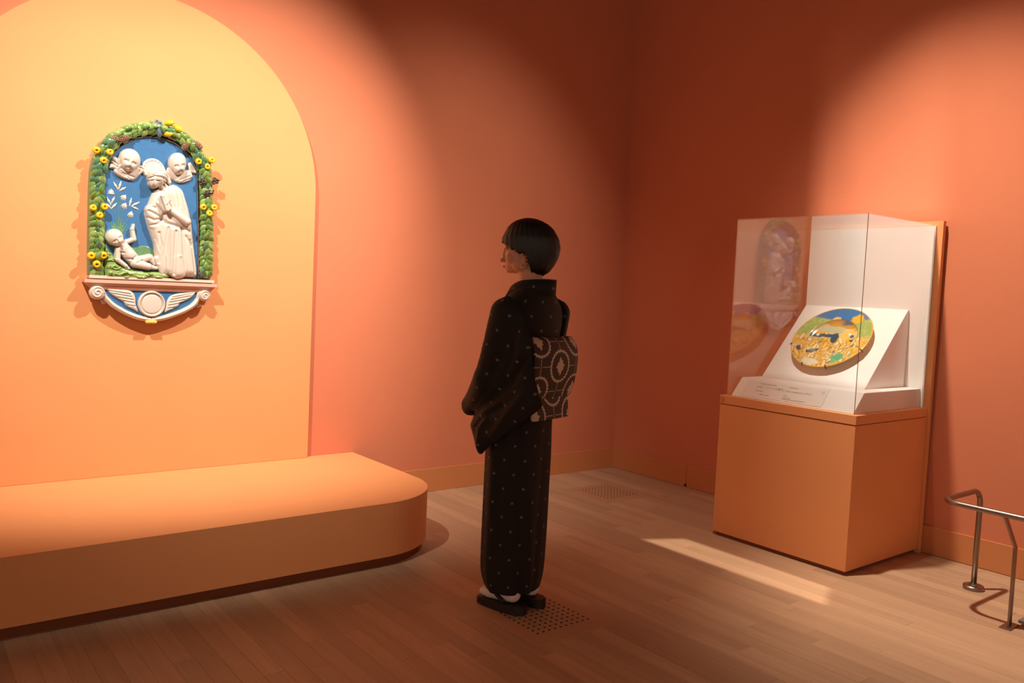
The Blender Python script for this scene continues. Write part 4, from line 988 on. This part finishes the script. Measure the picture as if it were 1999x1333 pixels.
fol = [ridge([(.16, .80), (.09, .835), (.0, .90), (-.10, .985), (-.15, 1.06)], .014, -.022), ridge([(.09, .77), (.02, .83), (-.06, .88)], .010, -.012), ridge([(.06, .70), (.05, .78), (.02, .82)], .010, .010), ridge([(-.12, 1.22), (-.10, 1.08), (-.06, .98)], .012, -.010), ridge([(-.02, .75), (-.10, .86), (-.16, .93)], .012, .010)]
sleeve(1, near, arm, fol)
far = [(-.03, 1.318), (.02, 1.27), (.045, 1.20), (.074, 1.06), (.118, .93), (.205, .868), (.228, .842), (.215, .815), (.170, .80), (.150, .72), (.085, .66), (.0, .70), (-.02, .80), (-.025, .95), (-.05, 1.08), (-.068, 1.18), (-.075, 1.26)]
sleeve(-1, far, arm, fol[:1])

# sash
def obimat():
    m = bpy.data.materials.new('obi_brocade'); m.use_nodes = True; nt = m.node_tree; bs = nt.nodes['Principled BSDF']; L = nt.links
    bs.inputs['Roughness'].default_value = .6; bs.inputs['Specular IOR Level'].default_value = .3
    uv = nt.nodes.new('ShaderNodeUVMap'); sp = nt.nodes.new('ShaderNodeSeparateXYZ'); L.new(uv.outputs[0], sp.inputs[0])
    def mth(op, a, b_=None):
        n = nt.nodes.new('ShaderNodeMath'); n.operation = op
        for k, v in enumerate((a, b_)):
            if v is None: continue
            if isinstance(v, (int, float)): n.inputs[k].default_value = v
            else: L.new(v, n.inputs[k])
        return n.outputs[0]
    pu, pv = .25, .21; tot = None; dmin = None
    def lt(a, b_): return mth('LESS_THAN', a, b_)
    for ou, ov in ((0, 0), (pu/2, pv/2)):
        u = mth('SUBTRACT', mth('FLOORED_MODULO', mth('ADD', sp.outputs[0], pu/2+ou+10*pu), pu), pu/2); v = mth('SUBTRACT', mth('FLOORED_MODULO', mth('ADD', sp.outputs[1], pv/2+ov+10*pv), pv), pv/2)
        au, av = mth('ABSOLUTE', u), mth('ABSOLUTE', v); d = mth('SQRT', mth('ADD', mth('MULTIPLY', u, u), mth('MULTIPLY', v, v)))
        ang = mth('ARCTAN2', v, u); braid = mth('MULTIPLY', mth('SINE', mth('MULTIPLY', ang, 26)), .0022)
        ringm = lt(mth('ABSOLUTE', mth('ADD', mth('SUBTRACT', d, .063), braid)), .0048)
        dia = lt(mth('ADD', mth('DIVIDE', au, .030), mth('DIVIDE', av, .040)), mth('ADD', .95, mth('MULTIPLY', mth('SINE', mth('MULTIPLY', ang, 8)), .12)))
        ln = mth('MULTIPLY', mth('MULTIPLY', mth('GREATER_THAN', d, .068), lt(d, .115)), mth('MAXIMUM', lt(au, .0016), lt(av, .0016)))
        s_ = mth('MAXIMUM', mth('MAXIMUM', ringm, dia), mth('MULTIPLY', ln, .8)); tot = s_ if tot is None else mth('MAXIMUM', tot, s_)
    mx = nt.nodes.new('ShaderNodeMix'); mx.data_type = 'RGBA'; mx.inputs[6].default_value = lin((62, 46, 36)); mx.inputs[7].default_value = lin((196, 170, 148)); L.new(tot, mx.inputs[0]); L.new(mx.outputs[2], bs.inputs['Base Color'])
    nz = nt.nodes.new('ShaderNodeTexNoise'); nz.inputs['Scale'].default_value = 400; bp = nt.nodes.new('ShaderNodeBump'); bp.inputs['Strength'].default_value = .3; bp.inputs['Distance'].default_value = .001
    L.new(uv.outputs[0], nz.inputs[0]); L.new(nz.outputs['Fac'], bp.inputs['Height']); L.new(bp.outputs[0], bs.inputs['Normal'])
    return m
MT['obi'] = obimat()
obi = loft('obi', [(.855, 0, -.003, .156, .128), (.90, 0, -.004, .160, .130), (1.0, 0, -.006, .162, .130), (1.10, 0, -.008, .163, .128), (1.145, 0, -.01, .158, .122)], 'obi', per)
bm = bmesh.new()
def sheet(name, prof, x0, x1, thick, parent, cz=1.04, crown=.0):
    prof = [np.array(p) for p in catmull(prof, 6)]; n = len(prof); NX = 14; V = []; F = []; U = []; acc = 0; accs = []
    for i, p in enumerate(prof):
        if i: acc += float(np.linalg.norm(p-prof[i-1]))
        accs.append(acc)
    ref = accs[int(np.argmin([abs(p[1]-cz) for p in prof]))]
    for side in (0, 1):
        for i, p in enumerate(prof):
            t_ = prof[min(i+1, n-1)]-prof[max(i-1, 0)]; t_ = t_/np.linalg.norm(t_); nn = np.array((t_[1], -t_[0]))
            for k in range(NX+1):
                f = k/NX; x_ = x0+(x1-x0)*f; bow = crown*(1-(2*f-1)**2)
                q = p-(nn*thick if side else 0); V.append((x_, q[0]-bow+crown, q[1])); U.append((x_-.01, -(accs[i]-ref)))
    o_ = n*(NX+1)
    for i in range(n-1):
        for k in range(NX):
            a = i*(NX+1)+k; F.append((a, a+1, a+NX+2, a+NX+1)); F.append((o_+a, o_+a+NX+1, o_+a+NX+2, o_+a+1))
    for i in range(n-1):
        for k in (0, NX):
            a = i*(NX+1)+k; b2 = a+NX+1; F.append((a, b2, o_+b2, o_+a) if k == 0 else (b2, a, o_+a, o_+b2))
    for k in range(NX):
        a = k; F.append((a+1, a, o_+a, o_+a+1)); a = (n-1)*(NX+1)+k; F.append((a, a+1, o_+a+1, o_+a))
    ob = new(name, V, F, 'obi', parent, True); ul = ob.data.uv_layers.new(name='UVMap')
    for lp in ob.data.loops: ul.data[lp.index].uv = U[lp.vertex_index]
    ob.data.validate(); return ob
# folded drum at the back and the short flap under it
sheet('obi_drum', [(-.115, 1.145), (-.135, 1.158), (-.160, 1.142), (-.180, 1.100), (-.182, 1.04), (-.174, .98), (-.158, .925), (-.140, .902), (-.125, .91), (-.118, .95)], -.152, .152, .012, per, 1.04, .012)
sheet('obi_flap', [(-.132, .935), (-.150, .905), (-.158, .865), (-.164, .822)], -.135, .128, .006, per, .94, .008)
bm = bmesh.new(); tube(bm, [(.166*math.cos(a), -.005+.136*math.sin(a), 1.005) for a in np.linspace(-.9, math.pi+.9, 40)], .006, 8); frombm('obi_cord', bm, 'under', per, True)

# tabi socks and sandals
for s_, dy in ((-1, .0), (1, -.01)):
    bm = bmesh.new(); x_ = s_*.060
    chain(bm, [((x_*.85, -.030+dy, .115), .032), ((x_, -.045+dy, .082), .034), ((x_, .0+dy, .078), .036), ((x_, .075+dy, .066), .030)])
    chain(bm, [((x_-s_*.014, .075+dy, .064), .020), ((x_-s_*.016, .122+dy, .060), .014)]); chain(bm, [((x_+s_*.010, .070+dy, .062), .023), ((x_+s_*.012, .108+dy, .059), .016)])
    t_ = remesh(bm, .004, 3, 'tabi_sock', 'tabi', per)
    for v in t_.data.vertices: v.co.z = max(v.co.z-.008, .030)
    sd = empty('sandal', (0, 0, 0)); sd.parent = per
    out = []
    for a in np.linspace(0, 2*math.pi, 40, endpoint=False):
        yy = math.sin(a)*.125; xx = math.cos(a)*(.043 if yy < 0 else .045); out.append((x_+np.sign(math.cos(a))*abs(math.cos(a))**.6*.043, yy*1.0+.012+dy))
    bm = bmesh.new()
    A = [bm.verts.new((p[0]*1.0, p[1], 0.0)) for p in out]; B = [bm.verts.new((p[0], p[1], .041-.013*(p[1]+.11)/.25)) for p in out]
    n = len(out); bm.faces.new(A[::-1]); bm.faces.new(B)
    for k in range(n): bm.faces.new((A[k], A[(k+1) % n], B[(k+1) % n], B[k]))
    bmesh.ops.bevel(bm, geom=[e for e in bm.edges if e.is_valid and all(v in B for v in e.verts)], offset=.004, segments=2, affect='EDGES')
    so = frombm('sandal', bm, 'sole', per); bpy.data.objects.remove(sd)
    bm = bmesh.new(); toe = (x_-s_*.002, .098+dy, .068)
    for q in (-1, 1):
        tube(bm, [tuple(p) for p in catmull([toe, (x_+q*.026, .060+dy, .092), (x_+q*.040, .010+dy, .070), (x_+q*.041, -.030+dy, .046)], 5)], [.006]+[.009]*15, 8)
    frombm('strap', bm, 'strap', so, True)
